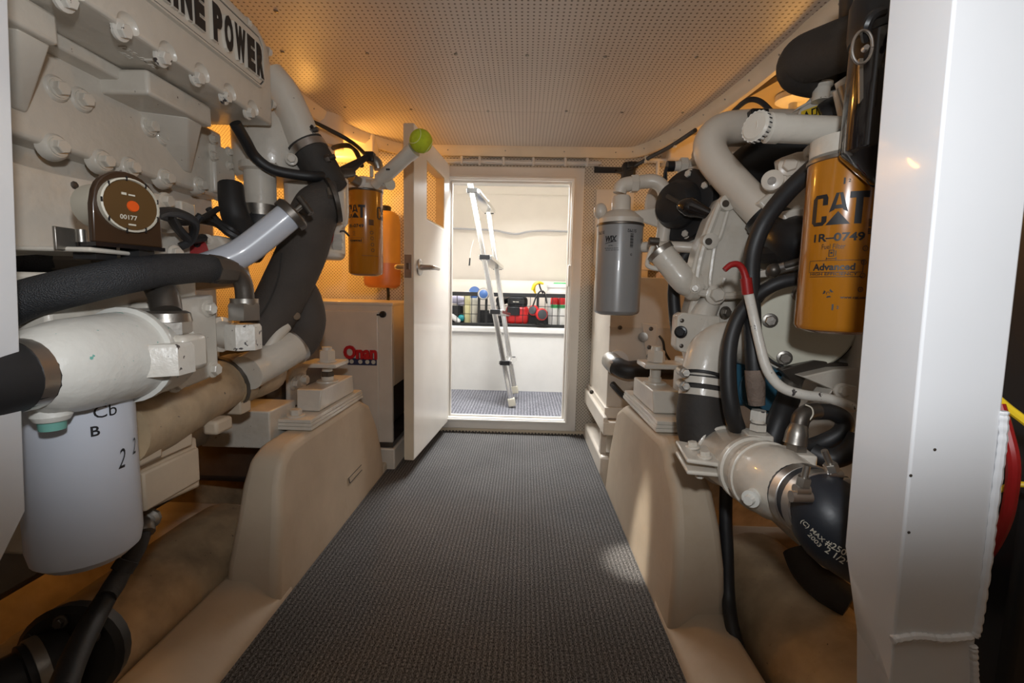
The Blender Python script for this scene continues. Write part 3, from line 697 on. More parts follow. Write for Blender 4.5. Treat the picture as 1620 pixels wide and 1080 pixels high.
# right of the post: black case, red and yellow cables
O('battery_case', B().bb(0.57, 0.80, 0.50, 0.57, -0.08, 0.95), 'black', label='black case beyond the right post at the picture edge', cat='case', bevel=0.01)
O('battery_cable', B().tube([at(1580, 640, .47), at(1592, 680, .46), at(1603, 730, .45), at(1600, 780, .455), at(1588, 830, .47), at(1560, 880, .52), at(1520, 920, .60)], 0.0055, 10), 'darkred', label='thick red battery cable curving out behind the right post', cat='cable')
O('warning_wire', B().tube([at(1575, 628, .475), at(1596, 646, .47), at(1625, 668, .46), at(1650, 690, .45)], 0.0042, 8), 'yellow', label='yellow wire passing behind the right post above the red cable', cat='wire')
O('warning_wire', B().tube([at(1580, 775, .475), at(1606, 766, .47), at(1640, 768, .46)], 0.003, 8), 'yellow', label='yellow wire behind the right post, below the red cable bend', cat='wire')

# ================================================================== GENERATOR CABINET (left, behind)
GY = 1.85
gx = at(621, 600, GY).x; gz1 = at(560, 477, GY).z; gz0 = at(612, 700, GY).z
gen = thing('generator_cabinet', 'cream steel generator cabinet with red maker badge behind the left bed', 'generator', (gx-0.3, GY+0.25, gz0))
O('front_cover', B().bb(gx-0.66, gx, GY, GY+0.02, gz0, gz1-0.012), 'gel', gen, bevel=0.004)
O('pressed_panel', B().bb(gx-0.60, at(600, 600, GY).x, GY-0.007, GY+0.004, at(600, 694, GY).z, at(560, 491, GY).z), 'gel', gen, bevel=0.010, seg=3)
O('top_cover', B().bb(gx-0.66, gx+0.004, GY-0.004, YW-0.04, gz1-0.014, gz1), 'gel', gen, bevel=0.004)
O('side_cover', B().bb(gx-0.012, gx, GY+0.02, YW-0.05, gz0+0.24, gz1-0.014), 'cream', gen)
O('far_side_cover', B().bb(gx-0.66, gx-0.648, GY+0.02, YW-0.05, gz0, gz1-0.014), 'cream', gen)
O('engine_core', B().bb(gx-0.50, gx-0.05, GY+0.06, YW-0.10, gz0+0.02, gz1-0.05), 'black', gen, bevel=0.02)
O('skid', B().bb(gx-0.66, gx, GY, YW-0.05, gz0-0.02, gz0), 'darksteel', gen)
kp = at(606, 497, GY)
kb = O('latch_knob', B().lathe(kp+V((0, .002, 0)), (0, -1, 0), [(0, .014), (.012, .013), (.016, .008)], 16), 'black', gen)
O('latch_lever', B().box(kp+V((-.012, -.012, -.002)), (.02, .006, .006)), 'black', kb)
place_text('badge_lettering', 'Onan', pw(22, GY), at(571, 557, GY-.008), (1, 0, 0), (0, 0, 1), 'logored', gen, bold=0.045, depth=0.003, width=pw(54, GY), solid=0.004)
b0 = at(573, 572, GY-.008)
bs = O('badge_strip', B().box(b0, (pw(47, GY), .003, pw(11, GY))), 'logoblue', gen)
for k, wk in ((-0.36, .2), (-0.06, .2), (0.18, .2), (0.39, .14)): O('badge_glyph', B().lathe(b0+V((pw(47, GY)*k, -.001, 0)), (0, -1, 0), [(0, pw(3.6, GY)), (.0016, pw(3.4, GY))], 10), 'beigeprint', bs)
O('generator_shelf', B().bb(gx-0.68, gx+0.01, GY-0.01, YW-0.02, -0.10, gz0-0.022), 'gel', label='moulded cream shelf under the generator cabinet', cat='shelf', bevel=0.006)
# amber expansion tank hung on the bulkhead above the cabinet
tk = thing('coolant_bottle', 'amber coolant bottle with black cap on the bulkhead behind the yellow filter', 'bottle', at(610, 470, 2.30))
c0_, c1_ = at(606, 455, 2.31), at(606, 333, 2.31)
wtk = pw(58, 2.31)
tx = at(604, 400, 2.31).x
ov = lambda z, s: [V((tx+wtk*0.5*s*math.cos(a)*(1 if True else 1), 2.315+0.06*s*math.sin(a), z)) for a in [2*math.pi*k/24 for k in range(24)]]
z0_, z1_ = c0_.z, c1_.z; zm_ = z0_+(z1_-z0_)*0.32
O('lower_body', B().loft([ov(z0_, .75), ov(z0_+.012, .95), ov(z0_+.03, 1), ov(zm_, 1)]), 'orangejug2', tk)
O('upper_body', B().loft([ov(zm_, 1), ov(z1_-.06, 1), ov(z1_-.025, .92), ov(z1_-.006, .7), ov(z1_, .45)]), 'orangejug', tk)
O('cap', B().lathe(at(609, 336, 2.31), (0, 0, 1), [(0, .030), (.028, .030), (.032, .024)], 16), 'black', tk)
O('drain_hose', B().tube([V((tx+.03, 2.31, z0_)), V((tx+.035, 2.30, z0_-.04)), V((tx+.04, 2.28, gz1+.004))], .008, 8), 'rubber', tk)

# ================================================================== RIGHT CABINET ON SHELF
RY = 1.88; rx = 0.357
rz1 = at(1000, 438, RY).z; rz0 = at(963, 648, RY).z
rc = thing('air_conditioner_unit', 'cream sheet-metal unit on the shelf behind the right bed', 'unit', (rx+.25, RY+.25, rz0))
O('casing', B().bb(rx, 1.0, RY, YW-0.03, rz0+.01, rz1), 'gel', rc, bevel=0.004)
O('seam_strip', B().bb(rx-.002, 1.0, RY-.003, RY+.005, at(1000, 517, RY).z-.004, at(1000, 517, RY).z), 'gel', rc)
O('base_rail', B().bb(rx-.008, 1.0, RY-.012, YW-.03, rz0-.035, rz0+.012), 'gel', rc, bevel=0.003)
for px, py in ((981, 518), (936, 620)): bolt(rc, at(px, py, RY-.004), (0, -1, 0), .006, 'darksteel')
# mounting bracket with portholes
bp = [at(px, py, RY-.012) for px, py in ((1016, 511), (1040, 514), (1037, 572), (1033, 660), (1014, 660), (1022, 560))]
br = O('bracket', B().prism(bp, (0, .008, 0)), 'gel', rc, bevel=.002)
for px, py in ((1030, 520), (1027, 549), (1026, 563), (1025, 608)): bolt(br, at(px, py, RY-.014), (0, -1, 0), .006, 'darksteel')
O('porthole', B().lathe(at(1017.5, 533, RY-.011), (-.4, -1, 0), [(0, .020), (.004, .020), (.005, .014)], 18), 'steel', br)
# inlet spigot and black hose
O('spigot', B().lathe(at(975, 570, RY+.01), (0, -1, 0), [(0, .045), (.03, .045)], 22), 'white', rc)
hs = thing('intake_hose', 'short black ribbed hose from the cream unit to the right', 'hose', at(1000, 600, RY-.08))
O('hose', B().tube([at(968, 571, RY-.01), at(975, 578, RY-.07), at(992, 585, RY-.10), at(1010, 584, RY-.10), at(1030, 584, RY-.10), at(1062, 586, RY-.08)], .036, 16), 'rubber', hs)
O('cuff', B().tube([at(966, 570, RY), at(971, 575, RY-.05), at(977, 580, RY-.075)], .038, 16, 4), 'steel', hs)
O('drain_hose', B().tube([at(969, 607, RY-.005), at(976, 615, RY-.03), at(990, 628, RY-.06), at(1012, 637, RY-.07), at(1045, 640, RY-.07)], .013, 10), 'rubber', label='thin black drain hose curving out below the black intake hose', cat='hose')
O('sensor_wire', B().tube([at(1043, 531, RY-.01), at(1049, 540, RY-.02), at(1052, 556, RY-.02), at(1060, 570, RY-.02)], .005, 8), 'rubber', label='thin black wire plugged in the right cream unit', cat='wire')
# shelf with lip
sh = thing('equipment_shelf', 'cream moulded shelf with a raised lip carrying the right unit', 'shelf', (.6, 2.1, rz0-.07))
sx0 = .333
O('shelf_top', B().bb(sx0+.01, 1.15, RY-.07, YW-.025, rz0-.07, rz0-.038), 'gel', sh, bevel=.004)
O('side_lip', B().bb(sx0, sx0+.018, RY-.08, YW-.025, rz0-.085, rz0-.012), 'gel', sh, bevel=.005)
O('front_lip', B().bb(sx0, 1.15, RY-.085, RY-.067, rz0-.085, rz0-.03), 'gel', sh, bevel=.004)
O('leg', B().bb(sx0+.01, sx0+.035, RY+.02, RY+.05, 0.075, rz0-.07), 'gel', sh)
O('leg', B().bb(1.10, 1.125, RY+.02, RY+.05, -0.10, rz0-.07), 'gel', sh)
# warm locker frames on the bulkhead behind the right engine
lk = thing('wall_locker', 'cream open locker frame on the bulkhead behind the right engine', 'locker', at(1060, 470, 2.36))
for r_ in ((1010, 1021, 395, 478), (1120, 1130, 395, 478)):
    a, c = at(r_[0], r_[2], 2.36), at(r_[1], r_[3], 2.36); O('stile', B().bb(a.x, c.x, 2.34, YW, c.z, a.z), 'cream', lk, bevel=.003)
for y0, y1 in ((384, 397), (417, 430)):
    a, c = at(1010, y0, 2.36), at(1130, y1, 2.36); O('rail', B().bb(a.x, c.x, 2.335, YW, c.z, a.z), 'cream', lk, bevel=.003)
O('locker_notice', B().bb(at(944, 300, 2.39).x, at(1003, 300, 2.39).x, 2.388, YW-.001, at(960, 420, 2.39).z, at(960, 300, 2.39).z), 'white', label='pale notice board on the bulkhead right of the door', cat='notice', bevel=.001)
jg = thing('fluid_jug', 'pale plastic jug standing in the warm locker behind the right filter', 'jug', at(1052, 466, 2.25))
pz = at(1052, 466, 2.25)
O('body', B().box(pz+V((0, 0, .055)), (.09, .06, .11)), mat('jug_pink', (.62, .46, .36), .4), jg, bevel=.015, seg=3)
O('cap', B().cyl(pz+V((0, 0, .11)), pz+V((0, 0, .135)), .018), 'white', jg)
O('work_glove', B().sphere(at(1030, 484, 2.1), .03, sc=(1.6, 1, .45)).sphere(at(1040, 485, 2.08), .018, sc=(1.5, 1, .5)), 'vinyl', label='pale work glove lying on the right cream unit', cat='glove')
# bulkhead lamp fixtures that give the warm light
for s, p in ((-1, V((-0.93, 2.08, 1.27))), (1, V((0.98, 1.80, 1.24)))):
    t = thing('bulkhead_lamp', 'warm bulkhead lamp under the overhead behind the %s engine' % ('left' if s < 0 else 'right'), 'lamp', p)
    O('base', B().lathe(V((p.x, p.y, ZC+.028)), (0, 0, -1), [(0, .06), (.02, .06), (.03, .045)], 20), 'white', t)
    O('stem', B().cyl(V((p.x, p.y, ZC)), p+V((0, 0, .075)), .014), 'white', t)
for s, p in ((-1, V((-1.14, .92, .36))), (1, V((1.06, .80, .33)))):
    t = thing('bilge_lamp', 'small warm lamp low in the bilge behind the %s engine' % ('left' if s < 0 else 'right'), 'lamp', p)
    O('base', B().lathe(p+V((s*.10, 0, 0)), (-s, 0, 0), [(0, .035), (.02, .035), (.03, .025)], 16), 'white', t)
# ================================================================== LEFT ENGINE
def bake(o, cut=None, sharp=40):
    """apply an object's modifiers (and cut another shape out of it) into plain mesh"""
    tmp = None
    if cut is not None:
        me = bpy.data.meshes.new('cut'); off = wpos(o)
        me.from_pydata([tuple(p-off) for p in cut.v], [], cut.f)
        bm = bmesh.new(); bm.from_mesh(me); bmesh.ops.recalc_face_normals(bm, faces=bm.faces); bm.to_mesh(me); bm.free()
        tmp = bpy.data.objects.new('cut', me); COL.objects.link(tmp); tmp.location = off
        md = o.modifiers.new('cut', 'BOOLEAN'); md.operation = 'DIFFERENCE'; md.object = tmp; md.solver = 'EXACT'
    bpy.context.view_layer.update()
    dg = bpy.context.evaluated_depsgraph_get()
    me2 = bpy.data.meshes.new_from_object(o.evaluated_get(dg))
    o.modifiers.clear(); o.data = me2
    for p in me2.polygons: p.use_smooth = True
    me2.set_sharp_from_angle(angle=math.radians(sharp))
    if tmp is not None: bpy.data.objects.remove(tmp)
    return o
EL = thing('marine_engine', 'white painted marine diesel engine filling the left side of the room', 'engine', (-0.85, 0.75, 0.30))
XA_ = -0.60
p1 = atX(432, 200, XA_); zA = p1.z; yA = p1.y; zT = atX(392, 26, XA_).z
# --- aftercooler housing with recessed bolts and name plate
poly = [(XA_, 0.30, zA), (XA_, yA, zA), (XA_, yA, zT-.055), (XA_, yA-.012, zT-.022), (XA_, yA-.05, zT), (XA_, 0.30, zT)]
hou = O('aftercooler_housing', B().prism(poly, (-0.30, 0, 0)), 'paint', EL, bevel=0.007, seg=3)
pk = [(112, -2), (200, 47), (264, 90), (318, 122), (362, 152), (399, 177)]
cut = B()
for px, py in pk:
    c = atX(px, py, XA_); cut.sphere(c+V((.009, .004, .006)), .0205, 20, 14, sc=(1, 1.1, 1.05))
bake(hou, cut)
for px, py in pk: bolt(hou, atX(px, py, XA_)+V((-.0085, 0, -.001)), (1, 0, -.15), .0105, 'paint_worn')
for px, py in ((395, 36), (428, 82), (434, 165)): bolt(hou, atX(px, py, XA_)+V((-.006, 0.0, 0)), (.5, .8, 0), .0075, 'paint')
O('end_flange', B().prism([(XA_-.012, yA, zA+.02), (XA_-.012, yA, zT-.06), (XA_-.03, yA, zT-.02), (XA_-.29, yA, zT-.02), (XA_-.29, yA, zA+.02)], (0, .014, 0)), 'paint', EL, bevel=.003)
# inner step under the housing
O('housing_sump', B().bb(XA_-.30, XA_-.115, .30, yA-.06, zA-.022, zA), 'paint', EL, bevel=.004)
place_text('cast_number', '128-0372', .012, V((XA_-.05, atX(225, 112, XA_-.05).y-.0, zA)), (0, 1, 0), (1, 0, 0), 'paint', hou, bold=.02, depth=.0001, width=.075, solid=.0005)
place_text('cast_number', '-002', .010, V((XA_-.068, atX(218, 122, XA_-.05).y, zA)), (0, 1, 0), (1, 0, 0), 'paint', hou, bold=.02, depth=.0001, solid=.0005)
O('cast_mark', B().box(V((XA_-.035, atX(240, 112, XA_-.05).y, zA-.001)), (.006, .03, .004)).box(V((XA_-.04, atX(240, 112, XA_-.05).y-.016, zA-.001)), (.014, .006, .004)), 'paint', hou)
# name plate with raised letters
zb1, zt1 = atX(409, 138, XA_).z, atX(409, 61, XA_).z
ye = atX(412, 100, XA_).y
def rr(y0, y1, z0, z1, x, c=.012):
    return [(x, y0+c, z0), (x, y1-c, z0), (x, y1, z0+c), (x, y1, z1-c), (x, y1-c, z1), (x, y0+c, z1), (x, y0, z1-c), (x, y0, z0+c)]
pl = O('name_plate', B().prism(rr(.34, ye, zb1, zt1, XA_), (.006, 0, 0)), 'ink', EL, bevel=.001)
O('plate_field', B().prism(rr(.345, ye-.005, zb1+.005, zt1-.005, XA_), (.0072, 0, 0)), 'paint', pl)
O('plate_rim', B().ring(rr(.339, ye+.001, zb1-.001, zt1+.001, XA_), rr(.3425, ye-.0025, zb1+.0025, zt1-.0025, XA_), (.0085, 0, 0)), 'paint', pl)
y = ye-.021
hL = (zt1-zb1)*0.66
for ch in reversed('MARINE POWER'):
    wch = .026 if ch not in 'IWM' else (.010 if ch == 'I' else .034)
    if ch != ' ':
        o_ = V((XA_+.007, y-wch/2+.010, (zb1+zt1)/2-.004))
        place_text('letter_base', ch, hL, o_, (0, 1, 0), (0, 0, 1), 'paint', pl, bold=.075, depth=0, width=wch*1.06, solid=.0030)
        place_text('letter', ch, hL*.96, o_+V((.0062, 0, 0)), (0, 1, 0), (0, 0, 1), 'ink', pl, bold=.065, depth=0, width=wch, solid=.0004)
    y -= wch+.0065 if ch != ' ' else .016
# --- exhaust manifold flange plate with two rows of bolts
XB = -0.75
q0, q1 = atX(21, 238, XB), atX(355, 302, XB)
zB = (q0.z+q1.z)/2
man = O('manifold_plate', B().bb(XB-.10, XB, .32, q1.y, zB, zA-.005), 'paint', EL, bevel=.008, seg=3)
for px, py in ((88, 140), (128, 158), (235, 200), (258, 215), (88, 232), (162, 255), (205, 265), (261, 282), (315, 293), (355, 305)):
    c = atX(px, py, XB); bolt(man, V((XB, min(c.y, q1.y-.012), c.z)), (1, -.1, 0), .0108, 'paint', 'boss')
O('manifold_end', B().bb(XB-.09, XB+.012, q1.y-.05, q1.y+.03, zB+.01, zA-.04), 'paint', EL, bevel=.006)
for px, py in ((337, 220), (338, 247), (362, 262), (362, 240)): bolt(man, atX(px, py, XB+.012), (1, 0, 0), .008, 'paint')
def brk(px0, px1, apex):
    y0, y1 = atX(px0, 100, XB+.085).y, atX(px1, 100, XB+.085).y
    o = O('support_bracket', B().bb(XB-.01, XB+.085, y0, y1, zA-.045, zA-.003), 'paint', EL, bevel=.006, seg=3)
    a = atX(apex[0], apex[1], XB); ym = y0+(y1-y0)*.72
    O('gusset', B().loft([[V((XB+.075, ym-.012, zA-.045)), V((XB+.075, ym+.03, zA-.045)), V((XB-.005, ym+.045, zA-.045)), V((XB-.005, ym-.045, zA-.045))], [V((XB+.006, a.y-.006, a.z)), V((XB+.006, a.y+.006, a.z)), V((XB-.005, a.y+.012, a.z)), V((XB-.005, a.y-.012, a.z))]]), 'paint', o, bevel=.003)
brk(-60, 98, (30, 175)); brk(232, 332, (296, 272))
# --- flat bracket plate
XC = -0.68
PC = [atX(px, py, XC) for px, py in ((-60, 236), (100, 277), (268, 309), (272, 318), (266, 330), (225, 325), (212, 400), (100, 400), (-60, 410))]
fp = O('bracket_plate', B().prism(PC, (-.010, 0, 0)), 'paint', EL, bevel=.0015)
bolt(fp, atX(262, 318, XC), (1, 0, 0), .011, 'paint')
for px, py in ((118, 293), (228, 312)): bolt(fp, atX(px, py, XC+.0005), (1, 0, 0), .006, 'darksteel', 'screw', 'hole_rim')
# --- block core behind
O('crankcase', B().prism([(-0.80, .32, .45), (-0.80, .32, zA-.02), (-1.12, .32, zA-.02), (-1.12, .32, .42), (-1.0, .32, .30), (-0.84, .32, .33)], (0, .86, 0)), 'paint', EL, bevel=.012)
O('sump_or_shade_block', B().bb(-1.06, -.88, .66, 1.18, .20, .40), 'darksteel', EL, bevel=.02)  # added dark block under the engine, keeps the bilge in shadow
O('bilge_shade_block', B().prism([(-1.10, 1.33, .14), (-.74, 1.33, .14), (-.74, 1.33, .46), (-.85, 1.33, .62), (-1.10, 1.33, .62)], (0, .44, 0)), 'darksteel', EL, bevel=.03)  # added dark block behind the foot, stops lamp light reaching the bilge
# intermediate side castings behind the hoses
c = at(255, 372, .84)
wp = O('water_pump', B().lathe(c+V((-.10, 0, 0)), (1, -.15, .1), [(0, .062), (.085, .062), (.09, .056), (.10, .056), (.105, .042)], 24), 'paint', EL)
bolt(wp, at(277, 400, .83), (1, -.2, 0), .010, 'paint')
O('pump_flange', B().box(at(262, 395, .86), (.03, .10, .05)), 'paint', EL, bevel=.008)
O('slotted_lug', B().lathe(at(262, 352, .82), (.7, -.6, .5), [(0, .022), (.01, .022), (.012, .015)], 16), 'paint', EL)
gc = O('gear_cover', B().prism([at(px, py, .97) for px, py in ((300, 372), (345, 372), (368, 400), (380, 450), (300, 460))], (0, .05, 0)), 'paint', EL, bevel=.006)
for px, py in ((328, 380), (355, 400)): bolt(gc, at(px, py, .97), (0, -1, 0), .009, 'paint')
O('support_post', B().bb(-.74, -.70, .93, .97, at(300, 420, .95).z, at(300, 320, .95).z), 'paint', EL, bevel=.003)
O('red_collar', B().lathe(at(298, 400, .93), (.6, -.6, .2), [(0, .03), (.03, .03)], 18), 'darkred', EL)
# side plate carrying the fittings
XP = -0.56
PS = [atX(px, py, XP) for px, py in ((236, 480), (338, 466), (343, 500), (347, 592), (300, 612), (262, 620), (245, 628), (215, 634), (190, 636), (200, 560))]
sp_ = O('side_plate', B().prism(PS, (-.03, 0, 0)), 'paint', EL, bevel=.004)
for px, py in ((329, 488), (337, 584), (278, 606)): bolt(sp_, atX(px, py, XP), (1, 0, 0), .0105, 'paint')
O('plate_backing', B().bb(XP-.20, XP-.03, .55, atX(340, 500, XP).y, atX(300, 600, XP).z-.02, atX(300, 440, XP).z), 'paint', EL, bevel=.006)
# oil cooler barrel toward us
ocx, ocz = -0.535, at(130, 572, .56).z
oc = O('oil_cooler', B().lathe((ocx-.010, .66, ocz+.004), (0.04, -1, -0.02), [(0, .062), (.045, .063), (.05, .066), (.058, .066), (.06, .060), (.14, .056), (.175, .048), (.19, .036)], 30), 'verdigris', EL)
O('cooler_boss', B().prism([(ocx+.03, .615, ocz-.022), (ocx+.03, .665, ocz-.022), (ocx+.03, .665, ocz+.03), (ocx+.03, .615, ocz+.03)], (.036, 0, 0)), 'paint', EL, bevel=.008)
d0 = at(80, 640, .50)
dp = O('drain_plug', B().lathe(d0, (0, 0, -1), [(-.02, .014), (0, .017), (.012, .019), (.018, .016)], 16), 'verdigris', EL)
O('plug_tip', B().lathe(d0+V((0, 0, -.017)), (0, 0, -1), [(0, .013), (.012, .012)], 14), mat('green_corrosion', (.17, .42, .36), .7), dp)
# lower pan and flange
XD = -0.62
o0 = [atX(px, py, XD) for px, py in ((60, 790), (160, 752), (312, 690), (318, 770), (160, 842), (60, 880))]
pan_ = O('oil_pan', B().prism(o0, (-.30, 0, 0)), 'gelbed', EL, bevel=.006)
fl = [atX(px, py, XD+.012) for px, py in ((100, 766), (160, 741), (305, 684), (305, 704), (160, 768), (100, 795))]
O('pan_flange', B().prism(fl, (-.05, 0, 0)), 'gelbed', EL, bevel=.003)
for px, py in ((225, 718), (175, 775), (345, 672)):
    c = atX(px, py, XD+.014); O('flange_lug', B().box(c, (.03, .05, .028)), 'gelbed', EL, bevel=.006)
O('pan_step', B().bb(XD-.28, XD+.006, atX(222, 760, XD).y, atX(312, 740, XD).y, atX(260, 790, XD).z, atX(260, 730, XD).z), 'gelbed', EL, bevel=.004)
# water pipe along the block, its shade painted in as brown colour
pp = O('water_pipe', B().tube([at(175, 690, .66), at(240, 662, .76), at(310, 628, .88), at(350, 608, .98)], [.055, .06, .056, .056], 20), 'bilge', EL)
O('pipe_collar', B().tube([at(352, 607, .985), at(366, 602, 1.01), at(378, 598, 1.03)], [.060, .060, .060], 20, 2), 'bilge', EL)
O('pipe_elbow', B().tube([at(378, 598, 1.03), at(402, 592, 1.09), at(420, 588, 1.15)], [.056, .058, .054], 20), 'bilge', EL)
O('pipe_clamp', B().tube([at(354, 607, .99), at(360, 604, 1.0)], [.062, .062], 20, 1), 'darksteel', pp)
O('pipe_bracket', B().box(at(372, 632, 1.0), (.05, .04, .06)), 'gelbed', EL, bevel=.004)
sw = O('drain_cock', B().lathe(at(185, 706, .655), (.6, -.6, .1), [(0, .008), (.03, .010), (.04, .006)], 10), 'paint', EL)
# sender on the lower block with conduit hose
c = at(195, 824, .78)
sd = O('sender_disc', B().lathe(c, (.35, -1, .25), [(0, .034), (.006, .034), (.01, .028)], 20), 'verdigris', EL)
# engine foot
a, c = at(315, 648, 1.16), at(428, 710, 1.16)
O('mount_foot', B().bb(a.x, c.x, 1.16, 1.30, c.z, a.z), 'paint', EL, bevel=.004)
# ---- thermostat housing / turbo side
TY = 1.22
c = at(430, 285, TY)
O('turbo_housing', B().lathe(at(432, 290, TY), (0, 0, 1), [(0, .05), (.004, .082), (.02, .092), (.14, .092), (.16, .08)], 30), 'paint', EL)
O('housing_wing', B().bb(at(450, 300, TY).x, at(521, 300, TY).x, TY-.02, TY+.12, at(500, 408, TY).z, at(500, 278, TY).z), 'paint', EL, bevel=.02, seg=3)
O('housing_dome', B().lathe(at(532, 360, 1.28), (0, 0, 1), [(-.004, .01), (.0, .022), (.012, .031), (.04, .034), (.13, .034), (.14, .025)], 22), 'paint', EL)
O('neck', B().lathe(at(413, 326, 1.14), (0, 0, 1), [(0, .036), (.08, .036), (.085, .045), (.10, .045)], 26), 'paint', EL)
bolt(EL, at(461, 252, 1.15), (.5, -1, 0), .010, 'paint')
O('neck_band', B().lathe(at(413, 342, 1.14), (0, 0, 1), [(0, .040), (.026, .040)], 26), 'steel', EL)
O('neck_rubber', B().tube([at(413, 326, 1.14), at(412, 352, 1.14), at(404, 375, 1.13), at(390, 400, 1.10)], [.0385, .042, .040, .036], 20), 'rubber', EL)
O('side_hose', B().tube([at(365, 292, 1.06), at(368, 325, 1.05), at(378, 355, 1.05), at(398, 385, 1.04)], [.026, .028, .03, .034], 16), 'rubber', EL)
O('rubber_brace', B().tube([at(300, 345, 1.0), at(340, 352, 1.0), at(362, 368, 1.0), at(385, 380, 1.02)], .009, 8), 'rubber', EL)
# charge pipe to the black hump hose
O('charge_pipe', B().tube([at(425, 120, 1.16), at(448, 150, 1.17), at(468, 190, 1.18), at(485, 232, 1.19)], [.040, .041, .041, .041], 22), 'paint', EL)
hh = thing('charge_hose', 'short black hump hose with steel clamps on the left white charge pipe', 'hose', at(505, 262, 1.20))
O('sleeve', B().tube([at(482, 226, 1.19), at(494, 246, 1.195), at(510, 272, 1.20), at(522, 298, 1.20)], .0455, 22), 'rubber_dull', hh)
O('clamp_band', B().tube([at(486, 233, 1.19), at(492, 243, 1.19)], .0475, 24, 1), 'stainless', hh)
for px, py in ((496, 207), (523, 250)):
    a = at(px-8, py+2, 1.17); O('clamp_bolt', B().cyl(a, at(px+7, py-3, 1.17), .006), 'darksteel', hh)
    O('clamp_nut', B().hexn(a, at(px+7, py-3, 1.17)-a, .010, .012), 'darksteel', hh)
# breather hose on top corner
O('breather_hose', B().tube([at(460, 148, 1.2), at(475, 170, 1.19), at(485, 190, 1.18), at(492, 206, 1.17)], .010, 10), 'rubber', label='thin black hose lying on the left white charge pipe', cat='hose')
O('fuel_hose', B().tube([at(372, 195, 1.02), at(388, 222, 1.05), at(402, 246, 1.08), at(425, 265, 1.10), at(455, 274, 1.12), at(500, 279, 1.15), at(535, 275, 1.22), at(556, 273, 1.33)], .0125, 12), 'rubber', label='black fuel hose sagging below the aftercooler housing toward the filter', cat='hose')
wh = thing('wiring_loom', 'taped black wiring loom crossing above the left filter', 'loom', at(540, 285, 1.30))
O('main_run', B().tube([at(490, 300, 1.22), at(515, 290, 1.26), at(545, 272, 1.34), at(570, 255, 1.40), at(585, 245, 1.44)], [.016, .02, .018, .010, .008], 10), 'rubber', wh)
O('branch', B().tube([at(515, 292, 1.24), at(495, 303, 1.2), at(480, 318, 1.15)], .005, 8), mat('grey_loom', (.16, .16, .17), .5), wh)
O('connector', B().box(at(586, 249, 1.44), (.026, .03, .03)), 'black', wh, bevel=.003)
# ---- exhaust: wrapped hoses
ex = thing('exhaust_hose', 'large charcoal wrapped exhaust hose descending from the left elbow', 'hose', at(440, 500, 1.08))
O('hose', B().tube([at(508, 322, 1.17), at(494, 350, 1.16), at(478, 400, 1.13), at(455, 450, 1.11), at(430, 500, 1.09), at(405, 545, 1.06)], [.052, .056, .057, .057, .055, .052], 22), 'wrap', ex)
O('outlet_elbow', B().tube([at(535, 318, 1.19), at(520, 320, 1.18), at(503, 328, 1.165), at(490, 350, 1.155)], [.052, .053, .055, .054], 20), 'wrap', ex)
O('clamp', B().tube([at(522, 318, 1.165), at(528, 317, 1.17)], .056, 22, 1), 'darksteel', ex)
O('seam', B().tube([at(445, 400, 1.065), at(440, 440, 1.055), at(425, 478, 1.04), at(405, 508, 1.02)], .0022, 6), 'rubber_dull', ex)
O('clamp_bolt', B().cyl(at(521, 300, 1.14), at(525, 312, 1.13), .009), 'steel', ex)
el = thing('wet_exhaust_elbow', 'dark rubber exhaust elbow with steel clamp above the left mount', 'elbow', at(475, 560, 1.15))
O('elbow', B().tube([at(468, 440, 1.18), at(482, 470, 1.18), at(486, 505, 1.17), at(478, 532, 1.15), at(460, 550, 1.11)], [.03, .040, .046, .047, .046], 20), 'wrap', el)
O('clamp_band', B().tube([at(466, 544, 1.12), at(457, 551.5, 1.106)], .0485, 24, 1), 'stainless', el)
O('spigot', B().tube([at(462, 549, 1.10), at(440, 563, 1.06), at(412, 578, 1.02), at(390, 590, .98)], [.042, .040, .040, .040], 20), 'paint', el)
O('clamp_screw', B().cyl(at(462, 498, 1.10), at(470, 500, 1.09), .009), 'stainless', el)
O('cooling_tube', B().tube([at(452, 515, 1.08), at(440, 528, 1.06), at(425, 550, 1.04), at(412, 572, 1.03)], .015, 12), 'paint', EL)
# ---- oil filler tube with T-handle cap
ft = thing('oil_filler_tube', 'pale oil filler tube with dark screw cap rising from the left engine', 'tube', at(350, 415, .92))
O('tube', B().tube([at(318, 424, .90), at(355, 412, .92), at(385, 398, .94), at(420, 372, .96), at(458, 341, .98)], [.027, .028, .029, .029, .029], 22), 'filterwhite', ft)
cx_ = (at(472, 330, .99)-at(440, 356, .97)).normalized()
O('cap', B().lathe(at(458, 342, .98), cx_, [(-.004, .037), (.010, .038), (.014, .034)], 26), 'darksteel', ft)
O('cap_rod', B().cyl(at(462, 338, .985), at(478, 325, 1.0), .005), 'steel', ft)
O('cap_handle', B().cyl(at(473, 312, 1.0), at(492, 338, 1.0), .0075), 'darksteel', ft)
# ---- hydraulic-size braided oil hoses
h1 = thing('braided_oil_hose', 'thick black braided hose crossing in front of the gauge to the farther fitting', 'hose', at(200, 440, .58))
O('hose', B().tube([at(-60, 520, .50), at(0, 492, .53), at(43, 473, .54), at(120, 453, .56), at(200, 436, .60), at(260, 427, .66), at(312, 424, .74), at(338, 426, .775)], [.0235]*8, 22), 'braid', h1)
O('ferrule', B().tube([at(332, 425, .765), at(350, 427, .79), at(368, 430, .81)], [.0245, .0245, .021], 8, 2), 'darksteel', h1)
O('elbow', B().tube([at(362, 428, .81), at(376, 434, .825), at(385, 450, .835), at(388, 478, .84)], [.017, .0165, .016, .016], 16), 'darksteel', h1)
O('swivel_nut', B().hexn(at(387, 506, .845), (0, 0, 1), .029, .032).lathe(at(387, 484, .845), (0, 0, 1), [(0, .024), (.014, .024)], 16), 'steel', h1)
